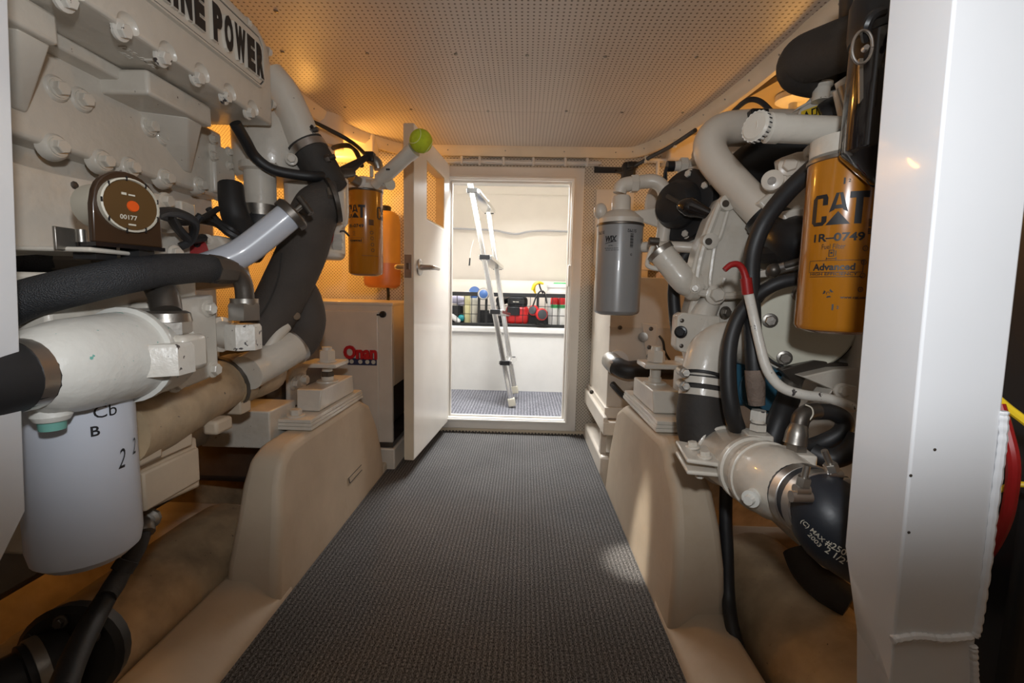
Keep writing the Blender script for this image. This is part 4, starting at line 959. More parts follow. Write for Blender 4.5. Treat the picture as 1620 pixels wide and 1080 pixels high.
f1 = O('adapter_hex', B().hexn(at(386, 552, .845), (0, 0, 1), .031, .048, (.4, 1, 0)), 'paint_worn', h1)
O('adapter_tail', B().lathe(at(372, 530, .85), (-1, .25, 0), [(0, .024), (.03, .026), (.032, .034), (.08, .034)], 20), 'paint', h1)
h2 = thing('braided_oil_hose', 'second braided hose dropping behind the first to the nearer white fitting', 'hose', at(263, 520, .64))
O('hose', B().tube([at(-60, 418, .66), at(30, 412, .69), at(95, 412, .71)], [.021]*3, 20), 'braid', h2)
O('ferrule', B().tube([at(90, 412, .71), at(125, 412, .72), at(160, 413, .725)], [.023, .023, .02], 10, 2), 'darksteel', h2)
O('elbow', B().tube([at(155, 413, .725), at(205, 420, .71), at(240, 440, .68), at(258, 466, .655), at(264, 495, .64)], [.018, .0185, .0195, .0195, .019], 16), 'darksteel', h2)
O('swivel_nut', B().hexn(at(264, 527, .64), (0, 0, 1), .031, .020, (.3, 1, 0)).lathe(at(264, 508, .64), (0, 0, 1), [(0, .031), (.012, .029), (.015, .024)], 20), 'steel', h2)
O('thread', B().lathe(at(264, 542, .64), (0, 0, 1), [(0, .022), (.018, .022)], 18), 'paint_worn', h2)
O('adapter_hex', B().hexn(at(262, 590, .605), (0, 0, 1), .034, .042, (.5, 1, 0)), 'paint_worn', h2)
O('adapter_tail', B().lathe(at(240, 566, .615), (-1, .35, 0), [(0, .022), (.03, .028), (.06, .034)], 18), 'paint_worn', h2)
ch = thing('coolant_hose', 'black hose with worm clamp on the near end of the left oil cooler', 'hose', at(40, 580, .46))
O('hose', B().tube([(ocx-.002, .485, ocz), (ocx-.004, .44, ocz-.002), (ocx-.02, .36, ocz-.01), (ocx-.06, .25, ocz-.02)], .038, 20), 'rubber', ch)
O('clamp_band', B().lathe((ocx-.003, .474, ocz), (-.02, -1, 0), [(0, .0395), (.016, .0395)], 24), 'stainless', ch)
# ---- round panel gauge in its bracket
gc_ = at(203, 330, .60); gn = V((.95, -.31, 0.0)).normalized(); gr, gu, _ = frame(gn, (0, 0, 1))
gg = thing('hour_meter', 'round dark-faced hour meter with orange hub in a brown bracket', 'gauge', gc_-V((0, 0, .05)))
def g2(x, y, d): return gc_+gr*x+gu*y+gn*d
hw = .041
plo = [g2(-hw, -.047, 0)]+[g2(hw, -.047, 0), g2(hw*.98, .0, 0)]+[g2(hw*.93*math.cos(a), .008+hw*.95*math.sin(a), 0) for a in [math.pi*k/12 for k in range(1, 12)]]+[g2(-hw*.98, 0, 0)]
O('bracket_face', B().prism(plo, -gn*.010), mat('bronze_enamel', (.045, .022, .010), .3, coat=.3), gg, bevel=.002)
O('bracket_foot', B().prism([g2(-hw, -.047, .004), g2(hw, -.047, .004), g2(hw, -.052, .004), g2(-hw, -.052, .004)], -gn*.06), 'blackgloss', gg)
O('bezel', B().lathe(g2(0, .004, 0), gn, [(0, .0345), (.007, .0345), (.008, .0325), (.0045, .0315)], 36), 'beigeprint', gg)
O('dial', B().lathe(g2(0, .004, .001), gn, [(0, .0315), (.0052, .0315)], 32), 'gauge', gg)
O('hub', B().lathe(g2(.002, .003, .0058), gn, [(0, .0075), (.002, .0065)], 16), 'glow', gg)
for k in range(9):
    a = 2*math.pi*k/9+.3; O('bezel_mark', B().box(g2(.0335*math.cos(a), .004+.0335*math.sin(a), .0075), (.0015, .0015, .006)), 'ink', gg)
place_text('dial_digits', '00177', .006, g2(-.004, -.012, .0060), gr, gu, 'beigeprint', gg, bold=.02)
O('dial_print', flat_shape([[(-.005, -.001), (.004, -.001), (.004, .001), (-.005, .001)]], g2(0, -.021, .0062), gr, gu), 'beigeprint', gg)
O('dial_print', flat_shape([[(-.009, -.001), (-.003, -.001), (-.003, .002), (-.009, .002)], [(-.001, -.001), (.007, -.001), (.007, .001), (-.001, .001)]], g2(-.002, .017, .0062), gr, gu), 'beigeprint', gg)
O('case', B().lathe(g2(0, .004, -.008), -gn, [(0, .034), (.015, .034), (.016, .031), (.055, .030), (.056, .026)], 26), 'beigeprint', gg)
O('wire', B().tube([g2(-.01, .015, -.06), g2(-.012, .005, -.075), g2(-.008, -.015, -.07), g2(0, -.03, -.045)], .0025, 8), 'darkred', gg)
O('wire', B().tube([g2(.0, .012, -.06), g2(-.006, .0, -.08), g2(-.002, -.02, -.066), g2(.006, -.035, -.04)], .0022, 8), 'beigeprint', gg)
O('stud', B().cyl(g2(-.03, -.05, -.045), g2(-.03, -.03, -.045), .006), 'steel', gg)
O('foot_pad', B().box(g2(-.024, -.058, -.03), (.03, .03, .02)), 'rubber', gg); O('foot_pad', B().box(g2(.02, -.060, -.02), (.026, .026, .024)), 'rubber', gg)
O('angle_clip', B().box(g2(-.055, -.045, -.03), (.004, .025, .028)), 'steel', gg, bevel=.001)
O('mounting_ledge', B().bb(-.69, -.535, .555, .655, at(200, 396, .60).z-.006, at(200, 396, .60).z), 'paint', EL, bevel=.003)
O('gauge_lead', B().tube([at(246, 340, .665), at(262, 335, .69), at(285, 338, .76), at(308, 352, .84), at(302, 380, .86), at(285, 390, .85)], .0075, 10), 'rubber', label='black sleeved gauge lead looping right of the hour meter', cat='wire')
ew = thing('engine_wiring', 'tangle of black and red wires between the gauge and left engine', 'wiring', at(280, 370, .9))
for k, (pts, m_, r_) in enumerate(((((240, 336, .7), (262, 344, .76), (290, 352, .84), (318, 346, .92), (345, 330, 1.0)), 'rubber', .006), (((268, 340, .76), (282, 362, .82), (300, 378, .86), (322, 376, .92)), 'rubber', .008), (((238, 345, .66), (252, 338, .70), (270, 333, .74)), 'darkred', .003), (((238, 350, .66), (255, 342, .70), (272, 337, .74)), 'beigeprint', .003), (((318, 340, .9), (305, 360, .9), (312, 385, .92), (300, 398, .92)), 'rubber', .007), (((330, 330, 1.0), (345, 350, 1.0), (365, 362, 1.0), (380, 372, 1.02)), 'rubber', .007))):
    O('wire', B().tube([at(*p) for p in pts], r_, 8), m_, ew)
# ---- white spin-on oil filter
oa = V((-0.588, .575, 0)); oz0, oz1 = at(95, 898, .55).z, at(95, 628, .55).z
of = thing('oil_filter', 'large plain white spin-on oil filter with handwritten marks at lower left', 'filter', V((oa.x, oa.y, oz0)))
O('canister', B().lathe(V((oa.x, oa.y, oz0)), (0, 0, 1), [(0, .02), (.003, .045), (.014, .057), (.03, .060), (oz1-oz0, .060)], 36), 'filterwhite', of)
O('mount_head', B().lathe(V((oa.x, oa.y, oz1)), (0, 0, 1), [(0, .064), (.03, .066), (.05, .05)], 30), 'paint', of)
aang = math.atan2(-oa.y, -oa.x)
wrap_text('handwriting', '2', .026, oa, .060, at(143, 733, .55).z, aang+.70, 'ink', of, width=.011, shear=.3)
wrap_text('handwriting', '2', .022, oa, .060, at(152, 722, .55).z, aang+1.08, 'ink', of, width=.009, shear=.3)
wrap_text('handwriting', 'B', .013, oa, .060, at(100, 678, .55).z, aang+.25, 'ink', of, bold=.02)
wrap_text('handwriting', 'Cb', .016, oa, .060, at(122, 650, .55).z, aang+.45, 'ink', of)
# ---- sender conduit at lower left
cd = thing('sensor_conduit', 'black jointed sensor lead running down into the left bilge', 'lead', at(140, 960, .62))
O('body', B().tube([at(208, 826, .76), at(222, 832, .74), at(226, 845, .73)], [.016, .020, .018], 12), 'darksteel', cd)
O('sleeve', B().tube([at(228, 836, .74), at(215, 868, .72), at(200, 895, .70)], [.013, .0145, .013], 12, 3), 'rubber_dull', cd)
O('joint', B().tube([at(203, 886, .70), at(192, 903, .69)], .0165, 12, 1), 'rubber_dull', cd)
O('boot', B().tube([at(196, 898, .695), at(180, 926, .67), at(168, 945, .65)], [.013, .015, .014], 12, 3), 'rubber_dull', cd)
O('cable', B().tube([at(172, 938, .66), at(145, 985, .62), at(118, 1040, .56), at(95, 1100, .50)], [.014, .016, .016, .016], 12), 'rubber', cd)
O('clip', B().lathe(at(237, 820, .76), (.5, -1, .2), [(0, .018), (.012, .018), (.016, .012)], 10), 'steel', cd)
# ---- engine mount on the bed
def mount(nm, lab, sgn, xb0, xb1, yb0, yb1, ztop, bw, pad_):
    t = thing(nm, lab, 'engine mount', ((xb0+xb1)/2, (yb0+yb1)/2, ztop))
    for k in range(3): O('shim', B().bb(xb0+.002*k*sgn, xb1, yb0+.002*k, yb1-.002*k, ztop+.0095*k, ztop+.0095*k+.009), 'paint', t, bevel=.001)
    z = ztop+.029
    ix0, ix1, iy0, iy1 = pad_
    iso = O('isolator', B().loft([[V((ix0, iy0, z)), V((ix1, iy0, z)), V((ix1, iy1, z)), V((ix0, iy1, z))], [V((ix0-.004*sgn, iy0+.01, z+bw)), V((ix1+.004*sgn, iy0+.01, z+bw)), V((ix1+.004*sgn, iy1-.02, z+bw)), V((ix0-.004*sgn, iy1-.02, z+bw))]]), 'paint', t, bevel=.004)
    cx, cy = (ix0+ix1)/2, (iy0+iy1)/2
    O('washer', B().lathe((cx, cy, z+bw), (0, 0, 1), [(0, .034), (.004, .033), (.006, .026)], 22), 'paint', t)
    O('stud', B().lathe((cx, cy, z+bw), (0, 0, 1), [(0, .019), (.018, .019), (.019, .016), (.05, .016)], 16), 'paint', t)
    return t, V((cx, cy, z+bw))
zs = atX(500, 690, XL).z
yb0, yb1 = atX(495, 690, XL-.004).y, atX(575, 634, XL-.004).y
zs = zbl+.001
mt, mc = mount('engine_mount', 'white shimmed rubber engine mount bolted on the left bed', -1, XL-.012, XL-.125, yb0+.01, yb1+.02, zs, .062, (XL-.03, XL-.098, yb0+.10, yb1-.02))
bolt(mt, V((XL-.075, yb0+.05, zs+.030)), (0, 0, 1), .017, 'paint')
zt2 = mc.z+.052
O('lock_nut', B().hexn(mc+V((0, 0, .018)), (0, 0, 1), .021, .016), 'darksteel', mt)
bt = [V((mc.x+.045, mc.y-.05, zt2)), V((mc.x+.045, mc.y+.05, zt2))]
# bent strap: top leg, bend, down leg outboard
prof2 = [(.05, 0), (-.06, 0), (-.082, -.008), (-.094, -.030), (-.096, -.13), (-.110, -.13), (-.108, -.024), (-.090, .004), (-.062, .014), (.05, .014)]
O('strap', B().prism([V((mc.x+u, mc.y-.055, zt2+w)) for u, w in prof2], (0, .11, 0)), 'paint', mt, bevel=.004)
O('top_nut', B().lathe((mc.x, mc.y, zt2+.014), (0, 0, 1), [(0, .030), (.004, .030)], 20).hexn((mc.x, mc.y, zt2+.018), (0, 0, 1), .026, .032).lathe((mc.x, mc.y, zt2+.05), (0, 0, 1), [(0, .016), (.010, .015)], 14), 'paint', mt)
for dy, dz in ((-.03, -.055), (.03, -.055)): bolt(mt, V((mc.x-.094, mc.y+dy, zt2+dz)), (1, 0, 0), .015, 'paint')
# white lifting/dump tube with tennis ball
tbx = thing('drain_tube', 'white plastic tube slanting up beside the left filter with a ball plug', 'tube', at(600, 290, 1.42))
O('tube', B().cyl(at(601, 285, 1.44), at(651, 240, 1.40), .0215, n=24), 'paint', tbx)
O('collar', B().cyl(at(646, 244.5, 1.405), at(655, 236.5, 1.398), .0235, n=24), 'paint', tbx)
O('inner_pipe', B().cyl(at(592, 293, 1.45), at(606, 281, 1.44), .015, n=18), 'paint', tbx)
O('paint_nick', B().box(at(614, 268, 1.405), (.012, .004, .005)), 'ink', tbx)
tn = thing('tennis_ball', 'yellow-green tennis ball plugging the white tube by the door', 'ball', at(666, 224, 1.385)-V((0, 0, .033)))
tc = at(666, 223, 1.385); rB = .0335
O('ball', B().sphere(tc, rB, 28, 18), 'ball', tn)
sm = []
for k in range(49):
    t = 2*math.pi*k/48; a_ = .78; x = math.cos(t)*a_+math.cos(3*t)*(1-a_); y = math.sin(t)*a_-math.sin(3*t)*(1-a_); z = math.sqrt(max(0, 4*a_*(1-a_)))*math.sin(2*t)
    v = V((x, z, y)).normalized(); sm.append(tc+(Matrix.Rotation(.6, 3, 'X') @ Matrix.Rotation(.5, 3, 'Z') @ v)*(rB*1.0))
O('seam', B().tube(sm, .0011, 6, 1, cap=False), mat('ball_seam', (.72, .78, .35), .8), tn)
# ================================================================== FILTERS
def cat_letters(h, w):
    """block capitals C A T with a triangle under the A, as polygons centred on 0"""
    s = h; lw = w/3.05; st = lw*.30; P = []
    x = -w/2; y0, y1 = -h/2, h/2
    P += [[(x, y0+.1*s), (x+st, y0+.1*s), (x+st, y1-.1*s), (x, y1-.1*s)], [(x+.1*st, y1-.12*s), (x+lw*.95, y1-.12*s), (x+lw*.85, y1), (x+lw*.2, y1)], [(x+lw*.95-st, y1-.35*s), (x+lw*.95, y1-.35*s), (x+lw*.95, y1-.12*s), (x+lw*.95-st, y1-.12*s)],
          [(x+.1*st, y0+.12*s), (x+lw*.2, y0), (x+lw*.75, y0), (x+lw*.95, y0+.12*s)], [(x+lw*.95-st, y0+.12*s), (x+lw*.95, y0+.12*s), (x+lw*.95, y0+.30*s), (x+lw*.95-st, y0+.30*s)]]
    a = -lw*.5
    P += [[(a+lw*.02, y0+.40*s), (a+lw*.33, y1), (a+lw*.50, y1), (a+lw*.30, y0+.47*s)], [(a+lw*.50, y1), (a+lw*.67, y1), (a+lw*1.0, y0+.38*s), (a+lw*.74, y0+.46*s)], [(a+lw*.28, y0+.50*s), (a+lw*.36, y0+.62*s), (a+lw*.66, y0+.62*s), (a+lw*.76, y0+.50*s)]]
    P += [[(a-lw*.12, y0), (a+lw*1.15, y0), (a+lw*.5, y0+.42*s)]]
    t = w/2-lw*1.0
    P += [[(t, y1-.20*s), (t+lw, y1-.20*s), (t+lw, y1), (t, y1)], [(t+lw*.5-st*.62, y0), (t+lw*.5+st*.62, y0), (t+lw*.5+st*.62, y1-.20*s), (t+lw*.5-st*.62, y1-.20*s)]]
    return P
def ringpoly(r0, r1, n=14, cx=0, cy=0):
    return [[(cx+r0*math.cos(2*math.pi*k/n), cy+r0*math.sin(2*math.pi*k/n)), (cx+r1*math.cos(2*math.pi*k/n), cy+r1*math.sin(2*math.pi*k/n)), (cx+r1*math.cos(2*math.pi*(k+1)/n), cy+r1*math.sin(2*math.pi*(k+1)/n)), (cx+r0*math.cos(2*math.pi*(k+1)/n), cy+r0*math.sin(2*math.pi*(k+1)/n))] for k in range(n)]
def rectp(x0, x1, y0, y1): return [(x0, y0), (x1, y0), (x1, y1), (x0, y1)]
def boxline(x0, x1, y0, y1, t): return [rectp(x0, x1, y0, y0+t), rectp(x0, x1, y1-t, y1), rectp(x0, x0+t, y0, y1), rectp(x1-t, x1, y0, y1)]
def spin_on(nm, lab, cen, z0, z1, r, m, rim='darksteel'):
    t = thing(nm, lab, 'filter', V((cen.x, cen.y, z0)))
    O('canister', B().lathe(V((cen.x, cen.y, z0)), (0, 0, 1), [(0, r*.3), (.001, r*.7), (.006, r*.93), (.012, r), (z1-z0-.006, r)], 48), m, t)
    O('top_rim', B().lathe(V((cen.x, cen.y, z1-.006)), (0, 0, 1), [(0, r), (.001, r+.0018), (.006, r+.0018), (.007, r*.97)], 48), rim, t)
    return t
def filter_print(t, cen, r, A, s, full=True):
    """s: scale so that the print of a 0.29 m canister fits; z given by functions of picture rows"""
# right yellow fuel filter
RYF = .74
rf_c = at(1331, 400, RYF); rf_r = .0555
rz_top, rz_bot = at(1325, 244, RYF-.03).z, at(1325, 531, RYF-.055).z
rf = spin_on('fuel_filter', 'yellow spin-on fuel filter with black print beside the right post', rf_c, rz_bot, rz_top, rf_r, 'catyellow', 'steel')
faz = math.atan2(-rf_c.y, -rf_c.x)
def fz(py): return at(1325, py, RYF-rf_r*.95).z
def fa(px, py=400):
    # azimuth on the canister seen at picture column px
    best = None
    for k in range(-90, 91, 1):
        a = faz+math.radians(k); p = V((rf_c.x+rf_r*math.cos(a), rf_c.y+rf_r*math.sin(a), fz(py)))
        q = CAMROT.transposed() @ (p-EYE); x = 810+F*q.x/-q.z
        if best is None or abs(x-px) < best[0]: best = (abs(x-px), a)
    return best[1]
def ftxt(s, px, py, h, w=None, bold=0.0, nm='lettering'):
    return wrap_text(nm, s, h, rf_c, rf_r, fz(py), fa(px, py), 'ink', rf, bold=bold, width=w)
wrap_polys('maker_logo', cat_letters(.046, .074), rf_c, rf_r, fz(327), fa(1327, 327), 'ink', rf)
ftxt('1R\u20130749', 1326, 373, .0125, .066, .03)
ftxt('Fuel Filter', 1318, 388, .0075, .030)
ftxt('Advanced', 1317, 421, .0105, .055, .035)
ftxt('HIGH EFFICIENCY', 1317, 432.5, .0042, .062, .02)
wrap_polys('print_box', boxline(-.036, .036, -.009, .009, .0007), rf_c, rf_r, fz(420), fa(1320, 420), 'ink', rf)
wrap_polys('print_rule', [rectp(-.035, .035, -.0004, .0004)], rf_c, rf_r, fz(437), fa(1320, 437), 'ink', rf)
wrap_polys('pump_symbol', boxline(-.004, .003, -.004, .006, .0011)+[rectp(-.0065, .006, -.0075, -.0065), rectp(.0045, .0055, -.003, .005), rectp(-.002, .001, 0, .003), rectp(-.0068, -.0058, -.009, -.005), rectp(.0055, .0065, -.009, -.005)], rf_c, rf_r, fz(400), fa(1316, 400), 'ink', rf)
wrap_polys('recycling_symbol', [[(.007*math.cos(a+d0)*k, .007*math.sin(a+d0)*k) for d0, k in ((0, 1), (.9, 1), (.9, .62), (0, .62))] for a in (.3, .3+2.094, .3+4.189)]+ringpoly(.0018, .0026, 8, 0, .0)[:5], rf_c, rf_r, fz(464), fa(1310, 464), 'ink', rf)
ftxt('www.cat.com', 1352, 470, .0038, .036, .02)
for py in (283, 486):
    ax_ = fa(1341 if py < 300 else 1322, py)
    wrap_polys('size_mark', [rectp(-.0045, -.0022, -.0045, .0045)], rf_c, rf_r, fz(py), ax_, 'ink', rf); wrap_text('lettering', '2', .0045, rf_c, rf_r, fz(py), ax_+.05, 'ink', rf, bold=.03)
for n_, py in ((1, 392), (2, 414), (3, 435), (4, 457)):
    a_ = fa(1369-(py-392)*.12, py)
    wrap_polys('step_circle', ringpoly(.0030, .0038), rf_c, rf_r, fz(py), a_, 'ink', rf); wrap_text('lettering', str(n_), .0034, rf_c, rf_r, fz(py), a_, 'ink', rf)
wrap_polys('side_code', [rectp(-.003, .003, -.011+.0022*k, -.0098+.0022*k) for k in range(10) if k != 4], rf_c, rf_r, fz(357), fa(1377, 357), 'ink', rf)
O('filter_head', B().lathe(V((rf_c.x, rf_c.y, rz_top+.001)), (0, 0, 1), [(0, .045), (.004, .055), (.03, .055), (.034, .04)], 30), 'paint', rf)
# left yellow fuel filter
LYF = 1.50
lf_c = at(578.5, 365, LYF); lf_r = pw(26, LYF)
lz0, lz1 = at(578, 436, LYF-.05).z, at(578, 297, LYF-.05).z
lf = spin_on('fuel_filter', 'yellow spin-on fuel filter hanging in front of the amber bottle, left of the door', lf_c, lz0, lz1, lf_r, 'catyellow', 'darksteel')
laz = math.atan2(-lf_c.y, -lf_c.x)
zq = lambda py: at(578, py, LYF-lf_r).z
wrap_polys('maker_logo', cat_letters(.040, .066), lf_c, lf_r, zq(334), laz-.62, 'ink', lf)
wrap_polys('maker_logo', cat_letters(.040, .066), lf_c, lf_r, zq(334), laz+1.30, 'ink', lf)
wrap_text('lettering', '1R\u20130749', .0115, lf_c, lf_r, zq(357), laz-.62, 'ink', lf, bold=.03, width=.056)
wrap_text('lettering', 'Advanced', .009, lf_c, lf_r, zq(380), laz-.66, 'ink', lf, bold=.035, width=.048)
wrap_polys('print_box', boxline(-.032, .030, -.008, .008, .0007), lf_c, lf_r, zq(380), laz-.66, 'ink', lf)
wrap_polys('data_block', [rectp(-.008, .008, -.008+.003*k, -.006+.003*k) for k in range(6)], lf_c, lf_r, zq(351), laz+.32, 'ink', lf)
wrap_polys('pump_symbol', boxline(-.004, .003, -.004, .006, .0011)+[rectp(-.0065, .006, -.0075, -.0065)], lf_c, lf_r, zq(369), laz-.7, 'ink', lf)
for k, py in enumerate((367, 376, 386, 395)): wrap_polys('step_circle', ringpoly(.004, .0055, 12), lf_c, lf_r, zq(py), laz+.34+.02*k, 'ink', lf)
wrap_polys('print_rule', [rectp(-.03, .025, -.0005, .0005)], lf_c, lf_r, zq(404), laz+.3, 'ink', lf)
hd = O('filter_head', B().lathe(V((lf_c.x, lf_c.y, lz1+.001)), (0, 0, 1), [(0, lf_r*1.05), (.014, lf_r*1.05), (.022, lf_r*.92), (.032, lf_r*.55), (.04, lf_r*.5)], 32), 'gel', lf)
O('inlet_elbow', B().tube([at(556, 281, 1.42), at(565, 287, 1.44), at(574, 289, 1.46)], [.016, .016, .014], 14), 'steel', lf)
O('inlet_ring', B().tube([at(569, 287, 1.445), at(573, 289, 1.452)], .0185, 16, 1), 'white', lf)
O('primer_post', B().lathe(at(588, 280, 1.47), (0, 0, 1), [(0, .006), (.034, .006)], 10), 'beigeprint', lf)
O('sensor', B().tube([at(589, 252, 1.45), at(596, 258, 1.45), at(599, 268, 1.45)], [.016, .017, .013], 14), 'steel', lf)
O('tagged_valve', B().lathe(at(604, 293, 1.46), (1, -.3, -.1), [(0, .012), (.024, .012)], 14), 'gel', lf)
O('tag_disc', B().lathe(at(617, 292, 1.44), (.7, -1, -.15), [(0, .0165), (.003, .0165)], 20), 'beigeprint', lf)
O('side_bracket', B().bb(lf_c.x-.20, lf_c.x-.02, lf_c.y-.02, lf_c.y+.03, lz1+.004, lz1+.03), 'paint', lf, bevel=.004)
# right grey filter on its head
WY = 1.27
wf_c = at(978, 425, WY); wf_r = pw(35, WY)
wz0, wz1 = at(976, 500, WY-.06).z, at(980, 350, WY-.06).z
wf = spin_on('oil_filter', 'grey printed spin-on oil filter hanging right of the doorway', wf_c, wz0, wz1, wf_r, 'wixgrey', 'darksteel')
waz = math.atan2(-wf_c.y, -wf_c.x)
wq = lambda py: at(978, py, WY-wf_r).z
def wa(px): return waz+math.asin(max(-.98, min(.98, (px-977.5)/35.0)))
wrap_text('maker_logo', 'WIX', .016, wf_c, wf_r, wq(377), wa(965), 'ink', wf, bold=.05, width=.032, shear=.15)
wrap_polys('logo_rule', [[(-.016, -.003), (.016, .003), (.016, .0045), (-.016, -.0015)]], wf_c, wf_r, wq(383), wa(965), 'ink', wf)
wrap_text('lettering', '51792', .0036, wf_c, wf_r, wq(388), wa(965), 'ink', wf, bold=.02)
wrap_polys('small_print', [rectp(-.019+.0065*k, -.0135+.0065*k, -.0006, .0006) for k in range(6)], wf_c, wf_r, wq(392), wa(966), 'ink', wf)
wrap_polys('small_print', [rectp(-.016+.0075*k, -.0098+.0075*k, -.0006, .0006) for k in range(5)], wf_c, wf_r, wq(395), wa(966), 'ink', wf)
nb = wrap_text('part_number', '51792', .0085, wf_c, wf_r, wq(364), wa(995), 'ink', wf, bold=.02, width=.026)
vs, fs = text_b('51792', .0085, .02, 0, .026); vs = [V((-v.x, -v.y, 0)) for v in vs]
bm_ = wrap_mesh(vs, fs, wf_c, wf_r+.0005, wq(364), wa(995)); o_ = wpos(wf)
me_ = nb.data; me_.clear_geometry(); me_.from_pydata([tuple(p-o_) for p in bm_.v], [], bm_.f)
vs, fs = text_b('51792', .0085, .02, 0, .026); vs = [V((-v.x, -v.y, 0)) for v in vs]
O('part_number', wrap_mesh(vs, fs, wf_c, wf_r+.0005, wq(366), wa(950)), 'ink', wf)
wrap_polys('bar_code', [rectp(-.0045, .0045, -.0175+.0026*k, -.0162+.0026*k+(.0006 if k % 3 else -.0003)) for k in range(14)], wf_c, wf_r, wq(380), wa(995), 'ink', wf)
wrap_text('lettering', 'G', .006, wf_c, wf_r, wq(402), wa(995), 'ink', wf, bold=.03)
wrap_polys('round_mark', ringpoly(.004, .006), wf_c, wf_r, wq(379), wa(1010), 'ink', wf)
hd = thing('filter_mount', 'cream cast filter head with pipe loop above the grey oil filter', 'filter head', V((wf_c.x, wf_c.y, wz1)))
O('head', B().lathe(V((wf_c.x, wf_c.y, wz1+.0015)), (0, 0, 1), [(0, wf_r*.98), (.012, wf_r*.98), (.022, wf_r*.8), (.034, wf_r*.55), (.036, wf_r*.42), (.07, wf_r*.40), (.075, wf_r*.34)], 32), 'gel', hd)
O('head_lug', B().sphere(at(950, 334, WY), .018, sc=(1, 1, 1.2)), 'gel', hd)
O('elbow', B().tube([at(980, 306, WY), at(984, 295, WY), at(996, 291, WY), at(1008, 291, WY)], [.018, .020, .020, .018], 16), 'gel', hd)
O('elbow_nut', B().hexn(at(998, 291, WY), (1, 0, .05), .024, .020), 'gel', hd)
O('pipe', B().tube([at(1003, 290, WY), at(1022, 287, WY), at(1038, 288, WY-.005), at(1050, 300, WY-.01), at(1053, 325, WY-.01), at(1051, 360, WY-.01), at(1046, 388, WY-.01)], .0185, 18), 'gel', hd)
O('arm', B().loft([[at(1000, 334, WY), at(1000, 346, WY), at(1000, 346, WY+.04), at(1000, 334, WY+.04)], [at(1040, 328, WY), at(1040, 360, WY), at(1040, 360, WY+.04), at(1040, 328, WY+.04)], [at(1082, 328, WY), at(1082, 364, WY), at(1082, 364, WY+.04), at(1082, 328, WY+.04)]]), 'gel', hd, bevel=.005)
O('arm_foot', B().prism([at(px, py, WY) for px, py in ((1062, 345), (1084, 345), (1080, 366), (1068, 366))], (0, .03, 0)), 'gel', hd, bevel=.003)
# ================================================================== RIGHT ENGINE
ER = thing('marine_engine', 'white painted marine diesel engine behind the hoses on the right side', 'engine', (0.75, 1.0, 0.32))
O('crankcase', B().bb(.66, 1.0, .80, 1.40, .36, 1.16), 'paint', ER, bevel=.02)
# front cover plate with rim and bosses
def fpl(pts, Y): return [at(px, py, Y) for px, py in pts]
fc = O('front_cover', B().prism(fpl(((1140, 312), (1156, 308), (1176, 322), (1215, 352), (1235, 390), (1225, 470), (1150, 474), (1100, 462), (1091, 444), (1103, 395), (1120, 348)), 1.08), (0, .05, 0)), 'paint', ER, bevel=.005)
O('cover_rim', B().tube(fpl(((1158, 316), (1140, 322), (1128, 350), (1112, 395), (1103, 440), (1112, 456)), 1.078), .008, 8), 'paint', fc)
O('cover_rib', B().tube(fpl(((1152, 330), (1140, 372), (1132, 385), (1126, 420), (1124, 452), (1140, 452), (1146, 440)), 1.078), .006, 8), 'paint', fc)
O('cover_floor_rim', B().tube(fpl(((1105, 462), (1150, 468), (1200, 462)), 1.076), .009, 8), 'paint', fc)
for px, py in ((1148, 322), (1121, 382)):
    o = O('boss', B().lathe(at(px, py, 1.082), (0, -1, 0), [(0, .020), (.014, .018), (.016, .012)], 20), 'paint', fc); O('boss_hole', B().lathe(at(px, py, 1.066), (0, -1, 0), [(0, .008), (.001, .008)], 14), 'darksteel', o)
fl2 = O('lower_cover', B().prism(fpl(((1094, 440), (1112, 458), (1150, 470), (1220, 470), (1220, 600), (1150, 610), (1100, 610), (1090, 556), (1088, 500), (1096, 470)), 1.11), (0, .06, 0)), 'paint', ER, bevel=.006)
bolt(fl2, at(1132, 466, 1.07), (0, -1, 0), .016, 'paint'); bolt(fl2, at(1148, 494, 1.09), (.3, -1, 0), .010, 'steel'); bolt(fl2, at(1173, 535, 1.08), (0, -1, 0), .014, 'paint')
O('cover_lobe', B().tube(fpl(((1126, 474), (1112, 500), (1108, 530)), 1.10), [.022, .03, .034], 12), 'paint', fl2)
sb_ = O('side_bracket', B().prism(fpl(((1072, 500), (1080, 494), (1094, 496), (1140, 500), (1140, 560), (1092, 560), (1076, 556), (1069, 548)), 1.07), (0, .04, 0)), 'paint', ER, bevel=.003)
bolt(sb_, at(1077, 525, 1.066), (-.5, -1, 0), .010, 'black'); bolt(sb_, at(1079, 507, 1.069), (0, -1, 0), .005, 'darksteel', 'screw'); bolt(sb_, at(1078, 547, 1.069), (0, -1, 0), .005, 'darksteel', 'screw')
# round cream cover disc
dc = at(1272, 514, .95); dn_ = V((-.32, -1, -.02)).normalized()
disc = O('round_cover', B().lathe(dc, dn_, [(-.03, .092), (.004, .092), (.008, .088)], 44), 'disc', ER)
O('cover_gasket', B().lathe(dc, dn_, [(-.034, .0955), (-.001, .0955)], 44), 'rubber', disc)
dxx, dyy, _ = frame(dn_)
for px, py in ((1265, 465), (1218, 507), (1241, 566)):
    d = ray(px, py); t = (dc+dn_*.008-EYE).dot(dn_)/d.dot(dn_); bolt(disc, EYE+d*t, dn_, .0105, 'steel')
O('cover_housing', B().lathe(dc-dn_*.03, -dn_, [(0, .104), (.02, .112), (.06, .112)], 36), 'paint', ER)
